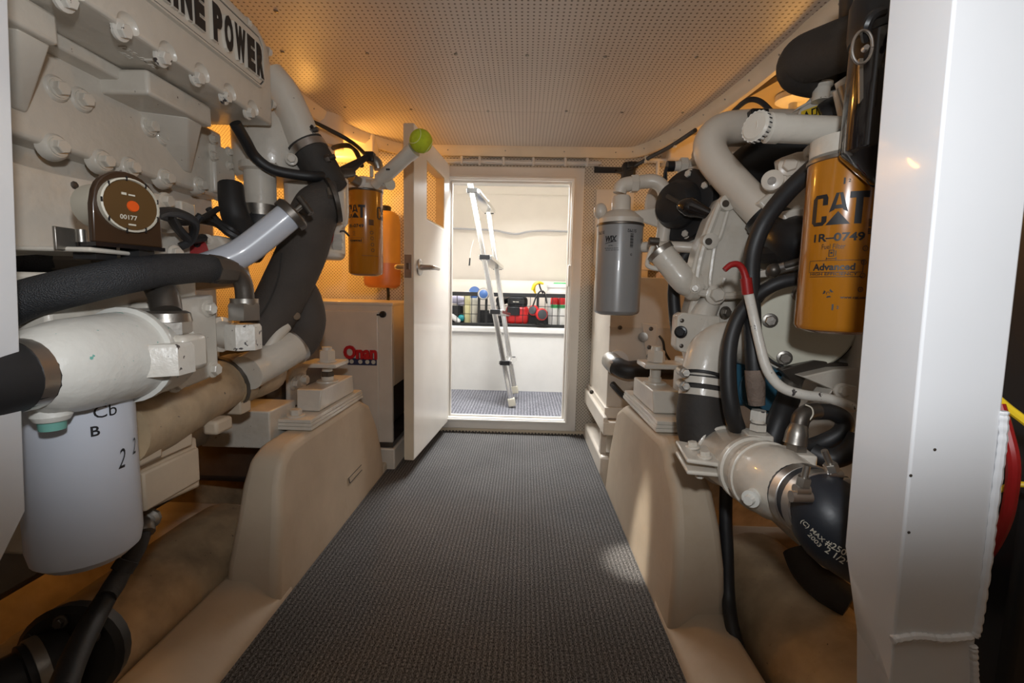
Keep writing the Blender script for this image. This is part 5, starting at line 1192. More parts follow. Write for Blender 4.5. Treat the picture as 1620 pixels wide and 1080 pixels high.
# lower block plates near the post
O('lower_bracket', B().prism(fpl(((1270, 596), (1322, 584), (1375, 582), (1380, 660), (1330, 668), (1300, 640), (1318, 616)), .90), (0, .05, 0)), 'paint', ER, bevel=.003)
lb2 = O('clip_plate', B().prism(fpl(((1322, 618), (1335, 606), (1358, 612), (1356, 650), (1330, 642)), .84), (0, .012, 0)), 'paint_worn', ER, bevel=.002)
bolt(lb2, at(1332, 618, .838), (0, -1, .1), .010, 'paint')
O('web', B().prism(fpl(((1235, 585), (1290, 570), (1345, 575), (1345, 590), (1290, 586), (1262, 612)), .93), (0, .02, 0)), 'darksteel', ER, bevel=.002)
O('sump_or_shade_block', B().bb(.60, .95, .85, 1.30, .22, .37), 'paint', ER, bevel=.015)
# blue raw water pump
bp_ = at(1218, 618, 1.0)
O('raw_water_pump', B().lathe(bp_+V((.0, .06, 0)), (-.1, -1, 0), [(0, .055), (.05, .055), (.055, .04), (.08, .04)], 24), 'pumpblue', ER)
O('pump_cover', B().box(at(1180, 600, 1.04), (.10, .04, .12)), 'pumpblue', ER, bevel=.012)
O('pump_pipe', B().tube([at(1258, 590, .97), at(1250, 610, .95), at(1245, 640, .93)], [.020, .021, .021], 14), 'steel', ER)
O('pump_hose', B().tube([at(1248, 628, .935), at(1232, 665, .91), at(1218, 705, .90)], .022, 14), 'rubber', label='black hose rising from the blue pump behind the right cooler', cat='hose')
# turbo: white compressor with black flange disc
tn_ = V((-.86, -.5, .05)).normalized()
tc_ = at(1092, 328, 1.24)
O('turbo_scroll', B().lathe(tc_-tn_*.01, -tn_, [(0, .095), (.02, .098), (.10, .085), (.16, .075)], 36), 'paint', ER)
O('turbo_flange', B().lathe(tc_, tn_, [(-.012, .104), (.006, .104)], 40), 'paint', ER)
td = O('turbo_disc', B().lathe(tc_+tn_*.008, tn_, [(0, .092), (.022, .092), (.026, .082)], 40), 'rubber', ER)
for k in range(7):
    a = .5+k*.9; x, y, z = frame(tn_); bolt(td, tc_+tn_*.03+x*.078*math.cos(a)+y*.078*math.sin(a), tn_, .009, 'paint')
O('turbo_hub', B().lathe(tc_+tn_*.03, tn_, [(0, .062), (.03, .060), (.045, .05), (.05, .03)], 28), 'rubber', ER)
O('intake_bell', B().lathe(at(1046, 318, 1.36), (-.9, -.35, .05), [(-.03, .05), (.012, .058), (.016, .056), (.012, .05), (-.02, .045)], 28), 'gel', ER)
O('turbo_back', B().bb(at(1100, 300, 1.26).x, at(1240, 300, 1.26).x, 1.27, 1.40, at(1150, 385, 1.26).z, at(1150, 232, 1.26).z), 'paint', ER, bevel=.03, seg=3)
O('solenoid', B().tube([at(1076, 325, 1.16), at(1092, 328, 1.14), at(1130, 342, 1.10)], [.014, .024, .008], 14), 'blackgloss', ER)
O('solenoid_arm', B().tube([at(1056, 310, 1.2), at(1078, 322, 1.16)], .006, 8), 'darksteel', ER)
# temperature sender on the upper white housing
sx_ = thing('temperature_sender', 'pale threaded sender with black plug behind the right grey filter', 'sender', at(1085, 262, 1.28))
O('plug', B().cyl(at(1055, 263, 1.28), at(1066, 263, 1.28), .014), 'black', sx_); O('body', B().cyl(at(1065, 263, 1.28), at(1078, 262, 1.28), .013), 'paint', sx_)
O('hex', B().hexn(at(1075, 262.5, 1.28), (1, 0, 0), .022, .02), 'paint', sx_); O('neck', B().cyl(at(1085, 262, 1.28), at(1104, 261, 1.29), .015), 'paint', sx_)
for k in (0, 1): O('lead', B().tube([at(1054, 264, 1.28), at(1051+k*3, 275, 1.28), at(1050+k*4, 290, 1.29)], .003, 6), 'rubber', sx_)
# upper exhaust housing and lagged crossover pipe
O('upper_housing', B().loft([[at(1092, 245, 1.32), at(1118, 205, 1.32), at(1240, 205, 1.32), at(1240, 290, 1.32), at(1110, 290, 1.32)], [at(1092, 245, 1.45), at(1118, 205, 1.45), at(1240, 205, 1.45), at(1240, 290, 1.45), at(1110, 290, 1.45)]]), 'paint', ER, bevel=.01)
O('flange_lip', B().tube([at(1140, 228, 1.24), at(1170, 224, 1.22), at(1250, 222, 1.20)], [.008, .012, .012], 10), 'paint', ER)
O('black_duct', B().tube([at(1160, 290, 1.22), at(1190, 262, 1.20), at(1230, 245, 1.18), at(1300, 235, 1.14)], [.05, .055, .055, .055], 18), 'rubber', ER)
cp = thing('crossover_pipe', 'thick cream crossover pipe bending down across the right engine', 'pipe', at(1200, 330, 1.05))
O('pipe', B().tube([at(1290, 200, 1.16), at(1230, 199, 1.15), at(1175, 200, 1.14), at(1140, 206, 1.13), at(1123, 226, 1.12), at(1128, 250, 1.11), at(1150, 278, 1.09), at(1185, 315, 1.06), at(1222, 352, 1.03)], [.0365]*9, 24), 'gel', cp)
O('cap_patch', B().box(at(1198, 181, 1.10), (.04, .03, .018)), 'black', cp, bevel=.004)
rbh = thing('boost_elbow', 'large black rubber elbow at the lower end of the cream crossover pipe', 'elbow', at(1235, 385, 1.0))
O('elbow', B().tube([at(1205, 338, 1.045), at(1222, 354, 1.03), at(1240, 372, 1.0), at(1262, 385, .97), at(1300, 390, .95), at(1340, 392, .94)], [.042, .044, .05, .055, .056, .056], 22), 'black', rbh)
O('clamp_band', B().tube([at(1211, 343, 1.04), at(1218, 350, 1.035)], .0455, 22, 1), 'darksteel', rbh)
O('lower_skirt', B().tube([at(1185, 398, 1.05), at(1210, 402, 1.0), at(1240, 400, .97)], [.012, .02, .025], 10), 'black', rbh)
rod = thing('throttle_rod', 'greasy steel linkage rod beneath the black rubber elbow', 'rod', at(1255, 422, .92))
O('rod', B().cyl(at(1228, 430, .95), at(1300, 412, .90), .0055), 'steel', rod); O('ferrule', B().cyl(at(1230, 425, .95), at(1243, 421, .94), .010), 'stainless', rod); O('sleeve', B().cyl(at(1243, 420, .94), at(1300, 404, .90), .0085), 'darksteel', rod); O('joint', B().sphere(at(1224, 427, .95), .014), 'darksteel', rod)
O('ledge', B().prism(fpl(((1190, 430), (1230, 424), (1290, 412), (1290, 426), (1235, 436), (1192, 440)), .98), (0, .05, 0)), 'paint', ER, bevel=.003)
# upper covers, decal and bracket plates on the right
av = O('aftercooler_cover', B().loft([[at(1262, 176, 1.02), at(1285, 152, 1.02), at(1400, 118, 1.02), at(1400, 215, 1.02), at(1262, 215, 1.02)], [at(1262, 176, 1.25), at(1285, 152, 1.25), at(1400, 118, 1.25), at(1400, 215, 1.25), at(1262, 215, 1.25)]]), 'paint', ER, bevel=.006)
O('cover_lip', B().prism(fpl(((1260, 174), (1296, 156), (1350, 136), (1350, 131), (1296, 150), (1262, 170)), 1.015), (0, .02, 0)), 'paint', av, bevel=.002)
O('cover_knob', B().lathe(at(1298, 160, 1.0), (0, 0, 1), [(0, .016), (.024, .016), (.028, .02), (.034, .02)], 18), 'paint', av)
O('warning_decal', B().prism(fpl(((1268, 176), (1295, 166), (1296, 185), (1268, 188)), 1.0175), (0, .002, 0)), 'decal', av)
O('decal_symbol', B().prism(fpl(((1272, 184), (1280, 183), (1276, 175)), 1.0165), (0, .001, 0)), 'ink', av)
O('decal_symbol', B().ring(fpl(((1284, 183), (1293, 181), (1293, 169), (1284, 172)), 1.0165), fpl(((1286, 181.5), (1291.5, 180), (1291.5, 171), (1286, 174)), 1.0165), (0, .001, 0)), 'ink', av)
O('round_duct', B().tube([at(1305, 196, 1.0), at(1322, 188, .99), at(1345, 188, .98)], [.04, .045, .045], 18), 'rubber', ER)
hb_ = O('hinge_plate', B().prism(fpl(((1236, 249), (1262, 240), (1330, 232), (1345, 240), (1340, 255), (1275, 286), (1242, 290)), .98), (0, .03, 0)), 'gel', ER, bevel=.003)
for px, py in ((1248, 262), (1287, 243)): bolt(hb_, at(px, py, .977), (-.3, -1, 0), .014, 'gel')
O('eye_lug', B().lathe(at(1222, 287, .97), (-.55, -1, 0), [(0, .020), (.014, .020), (.016, .014)], 22), 'gel', hb_); O('eye_hole', B().lathe(at(1221, 286, .955), (-.55, -1, 0), [(0, .008), (.001, .008)], 14), 'darksteel', hb_)
O('head_block', B().prism(fpl(((1200, 320), (1240, 288), (1300, 290), (1300, 345), (1230, 350)), 1.0), (0, .10, 0)), 'paint', ER, bevel=.005)
O('head_side', B().prism(fpl(((1235, 335), (1300, 320), (1300, 400), (1260, 380)), .96), (0, .06, 0)), 'paint', ER, bevel=.005)
fo = thing('oil_fitting', 'worn white and grey elbow fitting beside the black canister', 'fitting', at(1345, 180, .86))
O('body', B().tube([at(1336, 122, .86), at(1346, 140, .86), at(1352, 160, .86)], [.016, .020, .018], 14), 'paint_worn', fo); O('nut', B().tube([at(1342, 132, .85), at(1352, 165, .85), at(1358, 176, .85)], [.017, .017, .012], 12), 'steel', fo); O('stem', B().tube([at(1330, 140, .87), at(1338, 165, .87), at(1345, 190, .87)], [.013, .015, .017], 12), 'paint', fo)
O('filter_bracket', B().loft([[V((rf_c.x-.02, rf_c.y-.03, rz_top+.012)), V((rf_c.x-.02, rf_c.y+.03, rz_top+.012)), V((rf_c.x-.02, rf_c.y+.03, rz_top+.034)), V((rf_c.x-.02, rf_c.y-.03, rz_top+.034))], [V((.70, .86, rz_top-.01)), V((.70, .94, rz_top-.01)), V((.70, .94, rz_top+.05)), V((.70, .86, rz_top+.05))]]), 'paint', ER, bevel=.004)
O('canister_bracket', B().bb(at(1410, 120, .66).x+.03, .74, .64, .67, 1.06, 1.10).bb(.70, .74, .64, .86, 1.06, 1.10), 'paint', ER, bevel=.004)
# breather tube with knurled cap
bt_ = thing('breather_tube', 'white breather tube with knurled cap pointing into the aisle on the right', 'breather', at(1270, 225, .80))
b0_, b1_ = at(1228, 203, .80), at(1345, 208, .80); bx_ = (b0_-b1_).normalized()
O('tube', B().cyl(b1_, b0_, pw(20, .8), n=28), 'paint', bt_)
O('end_ring', B().lathe(b0_-bx_*.004, bx_, [(0, pw(21.5, .8)), (pw(16, .8), pw(21.5, .8)), (pw(20, .8), pw(16, .8))], 28), 'paint', bt_)
O('neck', B().cyl(b0_, b0_+bx_*pw(34, .8), pw(10.5, .8), n=20), 'paint', bt_)
kc = b0_+bx_*pw(26, .8); ka = (bx_+V((0, -.55, .05))).normalized()
b = B(); nk = 40
b.loft([[kc+ka*t+(frame(ka)[0]*math.cos(2*math.pi*i/nk)+frame(ka)[1]*math.sin(2*math.pi*i/nk))*(r if i % 2 else r*.93) for i in range(nk)] for t, r in ((0, pw(23, .8)), (pw(8, .8), pw(23, .8)))])
O('knurled_cap', b, 'paint_worn', bt_, ang=20); O('cap_face', B().lathe(kc+ka*pw(7.8, .8), ka, [(0, pw(21, .8)), (pw(3, .8), pw(18, .8))], 30), 'paint', bt_)
for i in range(0, nk, 2):
    a = 2*math.pi*(i)/nk; x, y, z = frame(ka); O('knurl_groove', B().box(kc+ka*pw(4, .8)+(x*math.cos(a)+y*math.sin(a))*pw(21.9, .8), (.0014, .0014, .006), Matrix((x, y, z)).transposed()), 'ink', bt_)
O('chipped_socket', B().cyl(at(1338, 207, .80), at(1362, 206, .79), pw(18, .8), pw(15, .8)), 'paint_worn', bt_)
O('paint_chip', B().box(at(1347, 200, .778), (.008, .002, .012)), 'ink', bt_)
# fuel hose running diagonally across, then down to the cooler
dh = thing('cooler_hose', 'black hose from the canister diagonally down to the crusted cooler fitting', 'hose', at(1195, 600, .84))
O('hose', B().tube([at(1375, 178, .70), at(1340, 215, .74), at(1290, 262, .80), at(1245, 305, .84), at(1210, 350, .87), at(1192, 395, .88), at(1188, 440, .885), at(1190, 500, .88), at(1192, 560, .87), at(1194, 590, .865)], [.0155]*10, 16), 'rubber', dh)
O('crusted_ferrule', B().tube([at(1193, 585, .865), at(1195, 610, .862), at(1197, 640, .86)], [.0165, .017, .0145], 14), mat('crusted_metal', (.20, .15, .12), .9, var=.4, bump=.8, bscale=140), dh)
O('swivel', B().hexn(at(1199, 665, .855), (0, 0, 1), .015, .020), 'paint_worn', dh)
O('adapter', B().hexn(at(1199, 680, .853), (0, 0, 1), .016, .012).lathe(at(1199, 668, .853), (0, 0, 1), [(0, .013), (.006, .013)], 14), 'paint', dh)
O('vent_hose', B().tube([at(1330, 445, .84), at(1285, 440, .86), at(1240, 445, .87), at(1205, 462, .88), at(1172, 495, .88), at(1155, 540, .875), at(1152, 600, .865), at(1158, 650, .86), at(1166, 676, .875)], [.0125, .0125, .0125, .0125, .0135, .0145, .015, .0155, .0155], 14), 'rubber', label='black hose arching over the round cover and down beside the white elbow', cat='hose')
# dipstick
ds = thing('dipstick', 'oil dipstick with red hooked handle and grey-white guide tube', 'dipstick', at(1190, 560, .84))
O('handle', B().tube([at(1146, 427, .84), at(1156, 419, .84), at(1167, 418, .84), at(1175, 426, .84), at(1180, 442, .84), at(1182, 462, .84)], [.005, .0055, .0058, .006, .007, .009], 12), 'darkred', ds)
O('grip', B().tube([at(1180, 440, .84), at(1183, 465, .84)], .0098, 14, 1), 'darkred', ds)
O('guide_tube', B().tube([at(1184, 463, .84), at(1192, 500, .84), at(1202, 545, .83), at(1214, 585, .82), at(1236, 612, .81), at(1270, 624, .80), at(1310, 630, .80), at(1350, 645, .80)], [.0085, .0085, .0085, .0088, .009, .009, .009, .009], 14), 'paint_worn', ds)
# white elbow, black rubber elbow and cooler
wep = O('outlet_elbow', B().tube([at(1185, 548, 1.02), at(1150, 540, 1.0), at(1124, 556, .985), at(1113.5, 583, .975), at(1112, 600, .972)], [.042, .044, .045, .0435, .041], 26), 'paint', ER)
re_ = thing('cooler_elbow', 'black rubber elbow with painted clamp bands feeding the right cooler', 'elbow', at(1110, 690, .96))
O('elbow', B().tube([at(1112, 592, .972), at(1110, 620, .968), at(1107, 655, .962), at(1114, 690, .955), at(1135, 708, .94), at(1150, 716, .925)], [.0435, .044, .0475, .051, .05, .046], 26), 'rubber_dull', re_)
for y0, y1 in ((599, 609), (617, 627)):
    O('clamp_band', B().tube([at(1111.5, y0, .971), at(1110.5, y1, .968)], .0482, 28, 1), 'paint', re_)
for py in (586, 607):
    a = at(1084, py+3, .93); O('clamp_screw', B().cyl(a+V((0, .03, 0)), a+V((-.004, -.006, 0)), .010).hexn(a+V((0, -.002, 0)), (-.2, -1, .1), .008, .012), 'steel', re_)
for px0, py0, px1, py1 in ((1112, 594, 1111.5, 598), (1111, 611, 1110.8, 615)): O('dark_band', B().tube([at(px0, py0, .971), at(px1, py1, .969)], .0475, 28, 1), 'rubber', re_)
c_far, c_near = at(1138, 716, .935), at(1268, 785, .665)
ca2 = (c_near-c_far).normalized(); CL = (c_near-c_far).length; cr = .056
hc = thing('heat_exchanger', 'white cylindrical cooler with clamp strap and hose fittings at right', 'cooler', c_near.lerp(c_far, .5)-V((0, 0, .06)))
O('barrel', B().lathe(c_far, ca2, [(-.01, .05), (.004, cr), (CL*.55, cr), (CL*.58, cr+.003), (CL*.80, cr+.003), (CL*.92, cr*.92), (CL*1.0, cr*.80), (CL*1.04, cr*.72)], 36), 'paint', hc)
O('end_band', B().lathe(c_far, ca2, [(-.012, cr+.002), (-.004, cr+.002)], 32), 'white', hc); O('brass_ring', B().lathe(c_far, ca2, [(-.004, cr-.002), (.004, cr-.002)], 32), 'steel', hc)
for t in (.06, .46): O('strap', B().lathe(c_far+ca2*CL*t, ca2, [(0, cr+.0035), (.001, cr+.005), (.012, cr+.005), (.013, cr+.0035)], 40), 'paint', hc)
# strap tabs with bolts on the aisle side
tx_, ty_, tz_ = frame(ca2, (0, 0, 1))
q0 = c_far+ca2*CL*.34
O('strap_tab', B().prism([q0+V((-cr-.060, -.035, .012)), q0+V((-cr+.012, -.035, .004)), q0+V((-cr+.012, .045, .012)), q0+V((-cr-.055, .045, .022))], (0, 0, .008)), 'paint', hc, bevel=.003)
O('strap_tab', B().prism([q0+V((-cr-.058, -.035, -.010)), q0+V((-cr+.012, -.035, -.014)), q0+V((-cr+.012, .045, -.006)), q0+V((-cr-.054, .045, .0))], (0, 0, .008)), 'paint', hc, bevel=.003)
bolt(hc, q0+V((-cr-.03, .02, .026)), (-.1, 0, 1), .009, 'paint'); bolt(hc, q0+V((-cr-.02, -.015, .020)), (-.1, 0, 1), .009, 'paint'); bolt(hc, q0+V((-cr-.025, -.01, -.016)), (0, 0, -1), .008, 'paint')
O('strap', B().lathe(c_far+ca2*CL*.62, ca2, [(0, cr+.0045), (.001, cr+.006), (.010, cr+.006), (.011, cr+.0045)], 40), 'paint', hc)
for px, py, Y in ((1196, 692, .845), (1258, 722, .735)): O('fitting_pad', B().box(at(px, py, Y), (.045, .05, .022), Matrix.Rotation(-.15, 3, 'Z')), 'paint', hc, bevel=.003)
zp = at(1196, 782, .70)
O('zinc_plug', B().lathe(zp, (-.8, -.75, -.05), [(-.02, .013), (.014, .012), (.016, .0135), (.022, .0135)], 16).lathe(zp, (-.8, -.75, -.05), [(.022, .008), (.032, .007)], 10), 'verdigris', hc)
bz_ = at(1094, 712, .92); O('drain_bolt', B().hexn(bz_, (-1, -.5, 0), .011, .018), 'verdigris', hc)
f2 = thing('elbow_hose', 'black ribbed elbow hose on the second cooler fitting, behind the dipstick tube', 'hose', at(1270, 680, .74))
O('adapter', B().hexn(at(1260, 712, .735), (0, 0, 1), .016, .016), 'steel', f2)
O('crusted_body', B().tube([at(1258, 702, .735), at(1261, 685, .737), at(1264, 672, .74)], [.018, .0165, .0125], 14), 'steel', f2)
O('elbow', B().tube([at(1264, 680, .74), at(1267, 662, .745), at(1278, 652, .75), at(1292, 650, .755)], [.0125, .014, .014, .014], 14), 'darksteel', f2)
O('hose', B().tube([at(1288, 651, .755), at(1315, 652, .76), at(1335, 664, .76), at(1330, 684, .76), at(1300, 700, .77), at(1260, 712, .80)], .0135, 14), 'rubber', f2)
O('tie_wire', B().tube([at(1274, 640, .735), at(1284, 645, .733), at(1286, 656, .733), at(1279, 666, .735)], .0012, 6), 'beigeprint', f2)
O('loop_hose', B().tube([at(1285, 715, .76), at(1300, 722, .75), at(1322, 724, .74), at(1345, 712, .73), at(1360, 690, .73)], .0165, 14), 'rubber', label='black hose loop passing behind the T-bolt clamp at right', cat='hose')
# big silicone hose with T-bolt clamps
s0, s1, s2 = c_near-ca2*.012, at(1330, 846, .60), at(1460, 915, .57)
nh = thing('silicone_hose', 'navy silicone hose with printed size text and steel T-bolt clamps', 'hose', s1-V((0, 0, .06)))
O('hose', B().tube([s0, c_near+ca2*.05, s1, s2], [.047, .048, .049, .050], 32), 'navy', nh)
for k, (t, px, py, px2, py2) in enumerate(((.004, 1264, 792, 1277, 736), (.036, 1327, 768, 1304, 712))):
    o = O('clamp_band', B().lathe(c_near+ca2*(t-.004), ca2, [(0, .049), (.001, .0505), (.018, .0505), (.019, .049)], 36), 'stainless', nh)
    a, c = at(px, py, .585+.035*k), at(px2, py2, .585+.035*k)
    O('t_bolt', B().cyl(a, c, .0042, n=12), 'steel', o); O('bolt_nut', B().hexn(a.lerp(c, .42), c-a, .009, .012), 'steel', o); O('trunnion', B().cyl(a.lerp(c, .12)+V((-.012, 0, 0)), a.lerp(c, .12)+V((.014, 0, 0)), .0075).cyl(a.lerp(c, .32)+V((-.009, 0, 0)), a.lerp(c, .32)+V((.009, 0, 0)), .007), 'stainless', o)
def hose_text(s, px, py, h, w):
    d = ray(px, py); a0 = c_near+ca2*.05; ax = (s1-a0).normalized()
    best = None
    for k in range(200, 900):
        p = EYE+d*(k*.001); r = (p-a0)-ax*(p-a0).dot(ax)
        if r.length < .050: best = (p, r.normalized()); break
    if best is None: return
    p, n = best; p = p+n*.0032; rt = CAMROT @ V((.95, -.31, 0)); rt = (rt-n*rt.dot(n)).normalized()
    place_text('print', s, h, p, rt, n.cross(rt), 'beigeprint', nh, bold=.01, width=w)
hose_text('(C) MAX', 1287, 838, .0085, .032); hose_text('2003', 1291, 852, .0065, .018); hose_text('#250-', 1325, 866, .009, .026); hose_text('2 1/2"', 1325, 878, .009, .026)
# dark lower drain line and fitting
O('drain_line', B().tube([at(1150, 735, 1.03), at(1148, 815, 1.0), at(1150, 870, .98), at(1152, 940, .95), at(1158, 990, .90), at(1172, 1040, .86)], [.014]*6, 12), 'rubber', label='black line hanging down beside the right bed block', cat='hose')
O('sea_strainer_elbow', B().tube([at(1265, 870, .95), at(1280, 900, .92), at(1310, 930, .88), at(1345, 955, .85)], [.034, .036, .034, .03], 16), 'rubber_dull', label='dark rubber elbow low behind the navy hose', cat='elbow')
# T-handle filler on the right engine
tf = thing('oil_filler_tube', 'cream oil filler tube with T-handle plug between the grey filter and right engine', 'tube', at(1085, 460, 1.10))
e0, e1, e2 = at(1046, 400, 1.12), at(1078, 440, 1.10), at(1100, 448, 1.10)
O('tube', B().tube([e0, e0.lerp(e1, .5), e1, at(1088, 450, 1.10), at(1106, 452, 1.10)], [.030, .030, .030, .028, .026], 24), 'paint', tf)
fx = (e0-e1).normalized(); O('plug', B().lathe(e0, fx, [(-.004, .032), (.008, .033), (.010, .028)], 26), 'steel', tf)
O('plug_rod', B().cyl(e0+fx*.008, at(1037, 384, 1.125), .004), 'steel', tf); O('plug_handle', B().cyl(at(1027, 381, 1.12), at(1042, 382, 1.12), .009), 'darksteel', tf)
O('neck_flange', B().lathe(at(1102, 452, 1.10), (-1, -.1, 0), [(0, .034), (.018, .034), (.024, .028)], 22), 'paint', tf); bolt(tf, at(1100, 456, 1.068), (-.4, -1, 0), .008, 'paint')
O('bail_bracket', B().tube([at(1034, 386, 1.14), at(1026, 408, 1.14), at(1025, 420, 1.13), at(1040, 425, 1.12), at(1052, 424, 1.12)], .006, 8), 'paint', tf)
O('pipe_stub', B().tube([at(1100, 392, 1.18), at(1060, 390, 1.2), at(1012, 391, 1.25)], .014, 12), 'gel', label='thin cream cross pipe behind the T-handle filler', cat='pipe')
O('overflow_hose', B().tube([at(1110, 392, 1.2), at(1088, 400, 1.2), at(1072, 425, 1.2), at(1066, 460, 1.19), at(1068, 500, 1.18), at(1072, 530, 1.17)], .0155, 12), 'rubber', label='black hose curving down behind the T-handle filler', cat='hose')
# air cleaner canister, elbow and latch
ac_c = at(1410, 120, .66)
ac = thing('air_cleaner', 'glossy black air cleaner canister with clip behind the right post', 'air cleaner', V((ac_c.x, ac_c.y, at(1390, 275, .66).z)))
za_, zb2 = at(1390, 232, .63).z, at(1410, -40, .66).z
O('canister', B().lathe(V((ac_c.x, ac_c.y, za_)), (0, 0, 1), [(-.045, .004), (-.040, .012), (0, .048), (.004, .05), (zb2-za_, .05)], 36), 'blackgloss', ac)
O('rim', B().lathe(V((ac_c.x, ac_c.y, at(1380, 40, .63).z)), (0, 0, 1), [(0, .052), (.012, .054), (.05, .054), (.06, .05)], 36), 'black', ac)
O('latch', B().tube([at(1362, 76, .60)+V((.012*math.cos(k*.52), -.002, .019*math.sin(k*.52))) for k in range(13)], .0017, 8, 3), 'stainless', ac); O('latch_arm', B().prism(fpl(((1360, 92), (1366, 92), (1366, 155), (1360, 163)), .615), (0, .003, 0)), 'steel', ac); O('latch_pin', B().lathe(at(1368, 78, .60), (-.3, -1, 0), [(0, .004), (.006, .003)], 10), 'stainless', ac)
O('strap', B().tube([at(1398, 18, .60), at(1380, 26, .60), at(1370, 45, .605), at(1372, 62, .615)], .006, 8), 'black', ac)
ie = thing('intake_elbow', 'fat dark rubber intake elbow under the right overhead', 'elbow', at(1290, 125, .95))
O('elbow', B().tube([at(1400, 50, .80), at(1360, 62, .86), at(1310, 80, .93), at(1272, 95, .98), at(1266, 112, 1.0), at(1285, 122, 1.02), at(1320, 128, 1.06)], [.042, .044, .046, .046, .040, .038, .036], 24), 'rubber_dull', ie)
O('upper_duct', B().tube([at(1345, 60, .90), at(1362, 30, .88), at(1366, -30, .86)], [.03, .034, .034], 18), 'rubber', ie)
O('cuff', B().tube([at(1316, 118, 1.02), at(1328, 112, 1.02)], .042, 22, 1), 'darksteel', ie)
# cables and fittings under the overhead at right
oc_ = thing('overhead_loom', 'black cable bundle clipped under the moulding at the right back corner', 'loom', at(1000, 270, 2.2))
O('cable', B().tube([at(975, 270, YW-.002), at(985, 272, 2.25), at(1005, 262, 2.2), at(1030, 248, 2.1), at(1060, 232, 1.98), at(1100, 206, 1.8)], .0085, 10), 'rubber', oc_); O('bundle', B().box(at(994, 273, 2.25), (.06, .06, .09)), 'rubber', oc_, bevel=.012)
O('tape', B().box(at(1000, 262, 2.22), (.05, .05, .03)), 'black', oc_, bevel=.008)
for px, py, Y in ((1022, 252, 2.13), (1068, 227, 1.95)): O('clip', B().box(at(px, py, Y), (.012, .02, .03)), 'beigeprint', oc_, bevel=.002)
O('recess_cable', B().bb(at(940, 268, YW).x, at(984, 268, YW).x, YW-.012, YW-.001, at(960, 274, YW).z, at(960, 265, YW).z), 'rubber', label='dark cable gap in the bulkhead above the notice', cat='cable')
O('overhead_cable', B().tube([at(1148, 190, 1.5), at(1165, 172, 1.45), at(1185, 158, 1.4), at(1205, 162, 1.38), at(1228, 185, 1.36)], .0075, 10), 'rubber', label='black cable arching above the cream crossover pipe', cat='cable')
O('overhead_beam', B().bb(.66, 1.2, 2.22, 2.36, at(1040, 252, 2.22).z, ZC+.03), 'gel', label='cream boxed beam under the right overhead above the grey filter', cat='beam', bevel=.01)
hk = thing('overhead_hook', 'small white T-shaped hook hanging under the right overhead', 'hook', at(1040, 280, 2.29))
O('plate', B().box(at(1041, 252, 2.29)-V((0, 0, .006)), (.09, .04, .012)), 'white', hk, bevel=.003); O('stem', B().cyl(at(1041, 254, 2.29), at(1040, 280, 2.29), .009), 'white', hk); O('tip', B().cyl(at(1040, 278, 2.29), at(1040, 284, 2.29), .006), 'steel', hk)
# left overhead cables and white beam fittings
O('overhead_cable', B().tube([at(488, 190, 1.75), at(510, 200, 1.8), at(545, 218, 1.85), at(565, 232, 1.85), at(580, 247, 1.8)], .0085, 10), 'rubber', label='black cable hanging under the left overhead moulding', cat='cable')
O('overhead_cable', B().tube([at(522, 238, 2.19), at(530, 233, 1.95), at(548, 230, 1.9), at(560, 235, 1.9), at(568, 250, 1.88), at(572, 262, 1.85)], .010, 10), 'rubber', label='short thick black cable loop above the left filter', cat='cable')
O('overhead_pipe', B().lathe(at(515, 262, 2.0), (0, 0, 1), [(0, .04), (.07, .04), (.072, .075), (ZC+.03-at(515, 262, 2.0).z, .075)], 24), 'gel', label='cream capped pipe stub under the left overhead', cat='pipe')
O('overhead_beam', B().bb(-1.2, -.72, 2.20, 2.28, at(550, 250, 2.2).z, ZC+.03), 'gel', label='cream cross beam under the left overhead before the bulkhead', cat='beam', bevel=.01)
vb = thing('drain_valve', 'white drain valve cluster with red lever below the left white housing', 'valve', at(520, 400, 1.25))
O('barrel', B().tube([at(530, 350, 1.25), at(521, 372, 1.25), at(513, 398, 1.25)], [.024, .022, .021], 18), 'paint_worn', vb)
O('end_cap', B().cyl(at(514, 395, 1.25), at(511, 404, 1.25), .0225), 'paint', vb)
O('lever', B().tube([at(525, 362, 1.21), at(524, 375, 1.21), at(520, 386, 1.21)], .006, 8), 'darkred', vb)
for px, py in ((532, 377), (532, 389)): O('nut', B().hexn(at(px-3, py, 1.24), (1, 0, 0), .012, .022).cyl(at(px, py, 1.24), at(px+11, py, 1.24), .007), 'paint', vb)
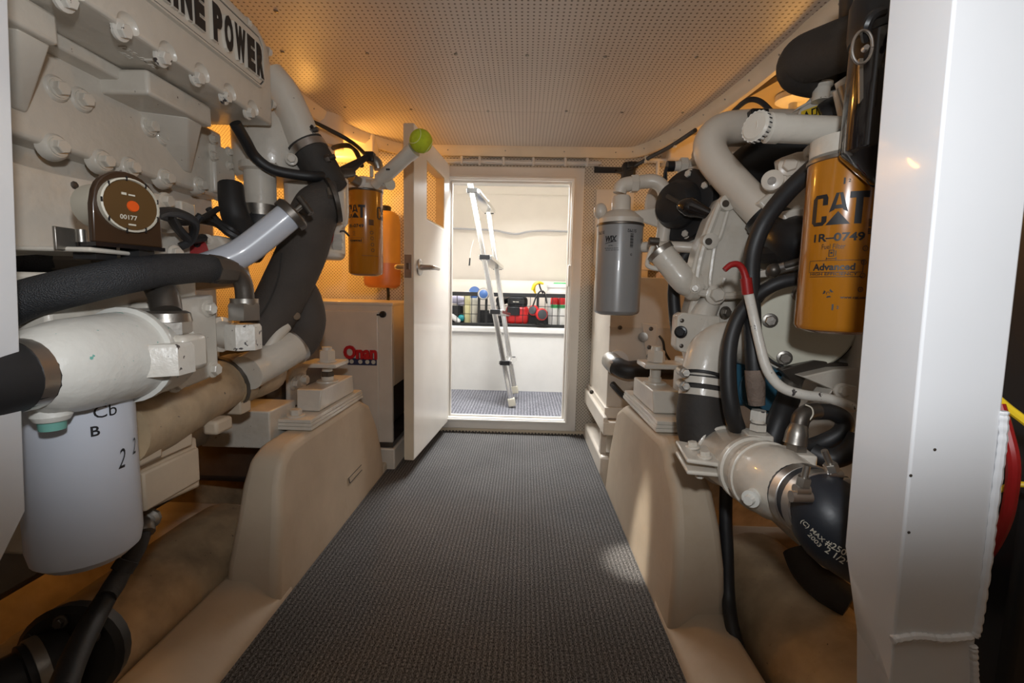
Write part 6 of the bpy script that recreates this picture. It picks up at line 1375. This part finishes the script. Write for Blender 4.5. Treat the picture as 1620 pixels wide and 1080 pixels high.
O('lead', B().tube([at(538, 366, 1.25), at(545, 366, 1.28), at(552, 373, 1.3)], .003, 6), 'rubber', vb)
O('valve_hose', B().tube([at(512, 398, 1.27), at(490, 398, 1.3), at(482, 410, 1.5), at(486, 440, 1.75), at(496, 468, 1.83)], [.010, .010, .012, .013, .013], 10), 'rubber', label='black hose curving down the yellow-lit wall above the generator', cat='hose')
# right engine mount
ybr0, ybr1 = atX(1036, 692, XR+.01).y, atX(982, 643, XR+.01).y
mr, mrc = mount('engine_mount', 'white shimmed engine mount with tall stud bolted on the right bed', 1, XR+.014, XR+.115, ybr0+.01, ybr1-.01, zbr+.001, .062, (XR+.03, XR+.098, ybr0+.09, ybr1-.08))
zz_ = mrc.z+.05
O('strap', B().prism([V((mrc.x-.045, mrc.y-.05, zz_)), V((mrc.x+.10, mrc.y-.05, zz_)), V((mrc.x+.10, mrc.y+.05, zz_)), V((mrc.x-.045, mrc.y+.05, zz_))], (0, 0, .015)), 'paint', mr, bevel=.004)
O('top_nut', B().hexn(mrc+V((0, 0, .066)), (0, 0, 1), .026, .034).lathe(mrc+V((0, 0, .10)), (0, 0, 1), [(0, .016), (.012, .015)], 14), 'paint', mr)
O('foot', B().bb(mrc.x+.07, .70, mrc.y-.05, mrc.y+.05, zz_-.10, zz_+.03), 'paint', ER, bevel=.006)
# ================================================================== groups of alike things
GROUPS = {'marine_engine': 'twin marine engines', 'engine_mount': 'engine mounts on the bed blocks', 'fuel_filter': 'yellow fuel filters', 'oil_filter': 'spin-on oil filters',
          'braided_oil_hose': 'braided oil hoses on the left engine', 'square_post': 'white posts in the foreground', 'overhead_cable': 'black cables under the overhead',
          'oil_filler_tube': 'oil filler tubes', 'bulkhead_lamp': 'warm bulkhead lamps', 'bilge_lamp': 'bilge lamps', 'overhead_beam': 'cream overhead beams', 'warning_wire': 'yellow wires behind the right post'}
for o in list(COL.objects):
    k = o.name.split('.')[0]
    if o.parent is None and k in GROUPS: o['group'] = GROUPS[k]
    if o.parent is None and k == 'bottle': o['group'] = 'bottles in the far basket'
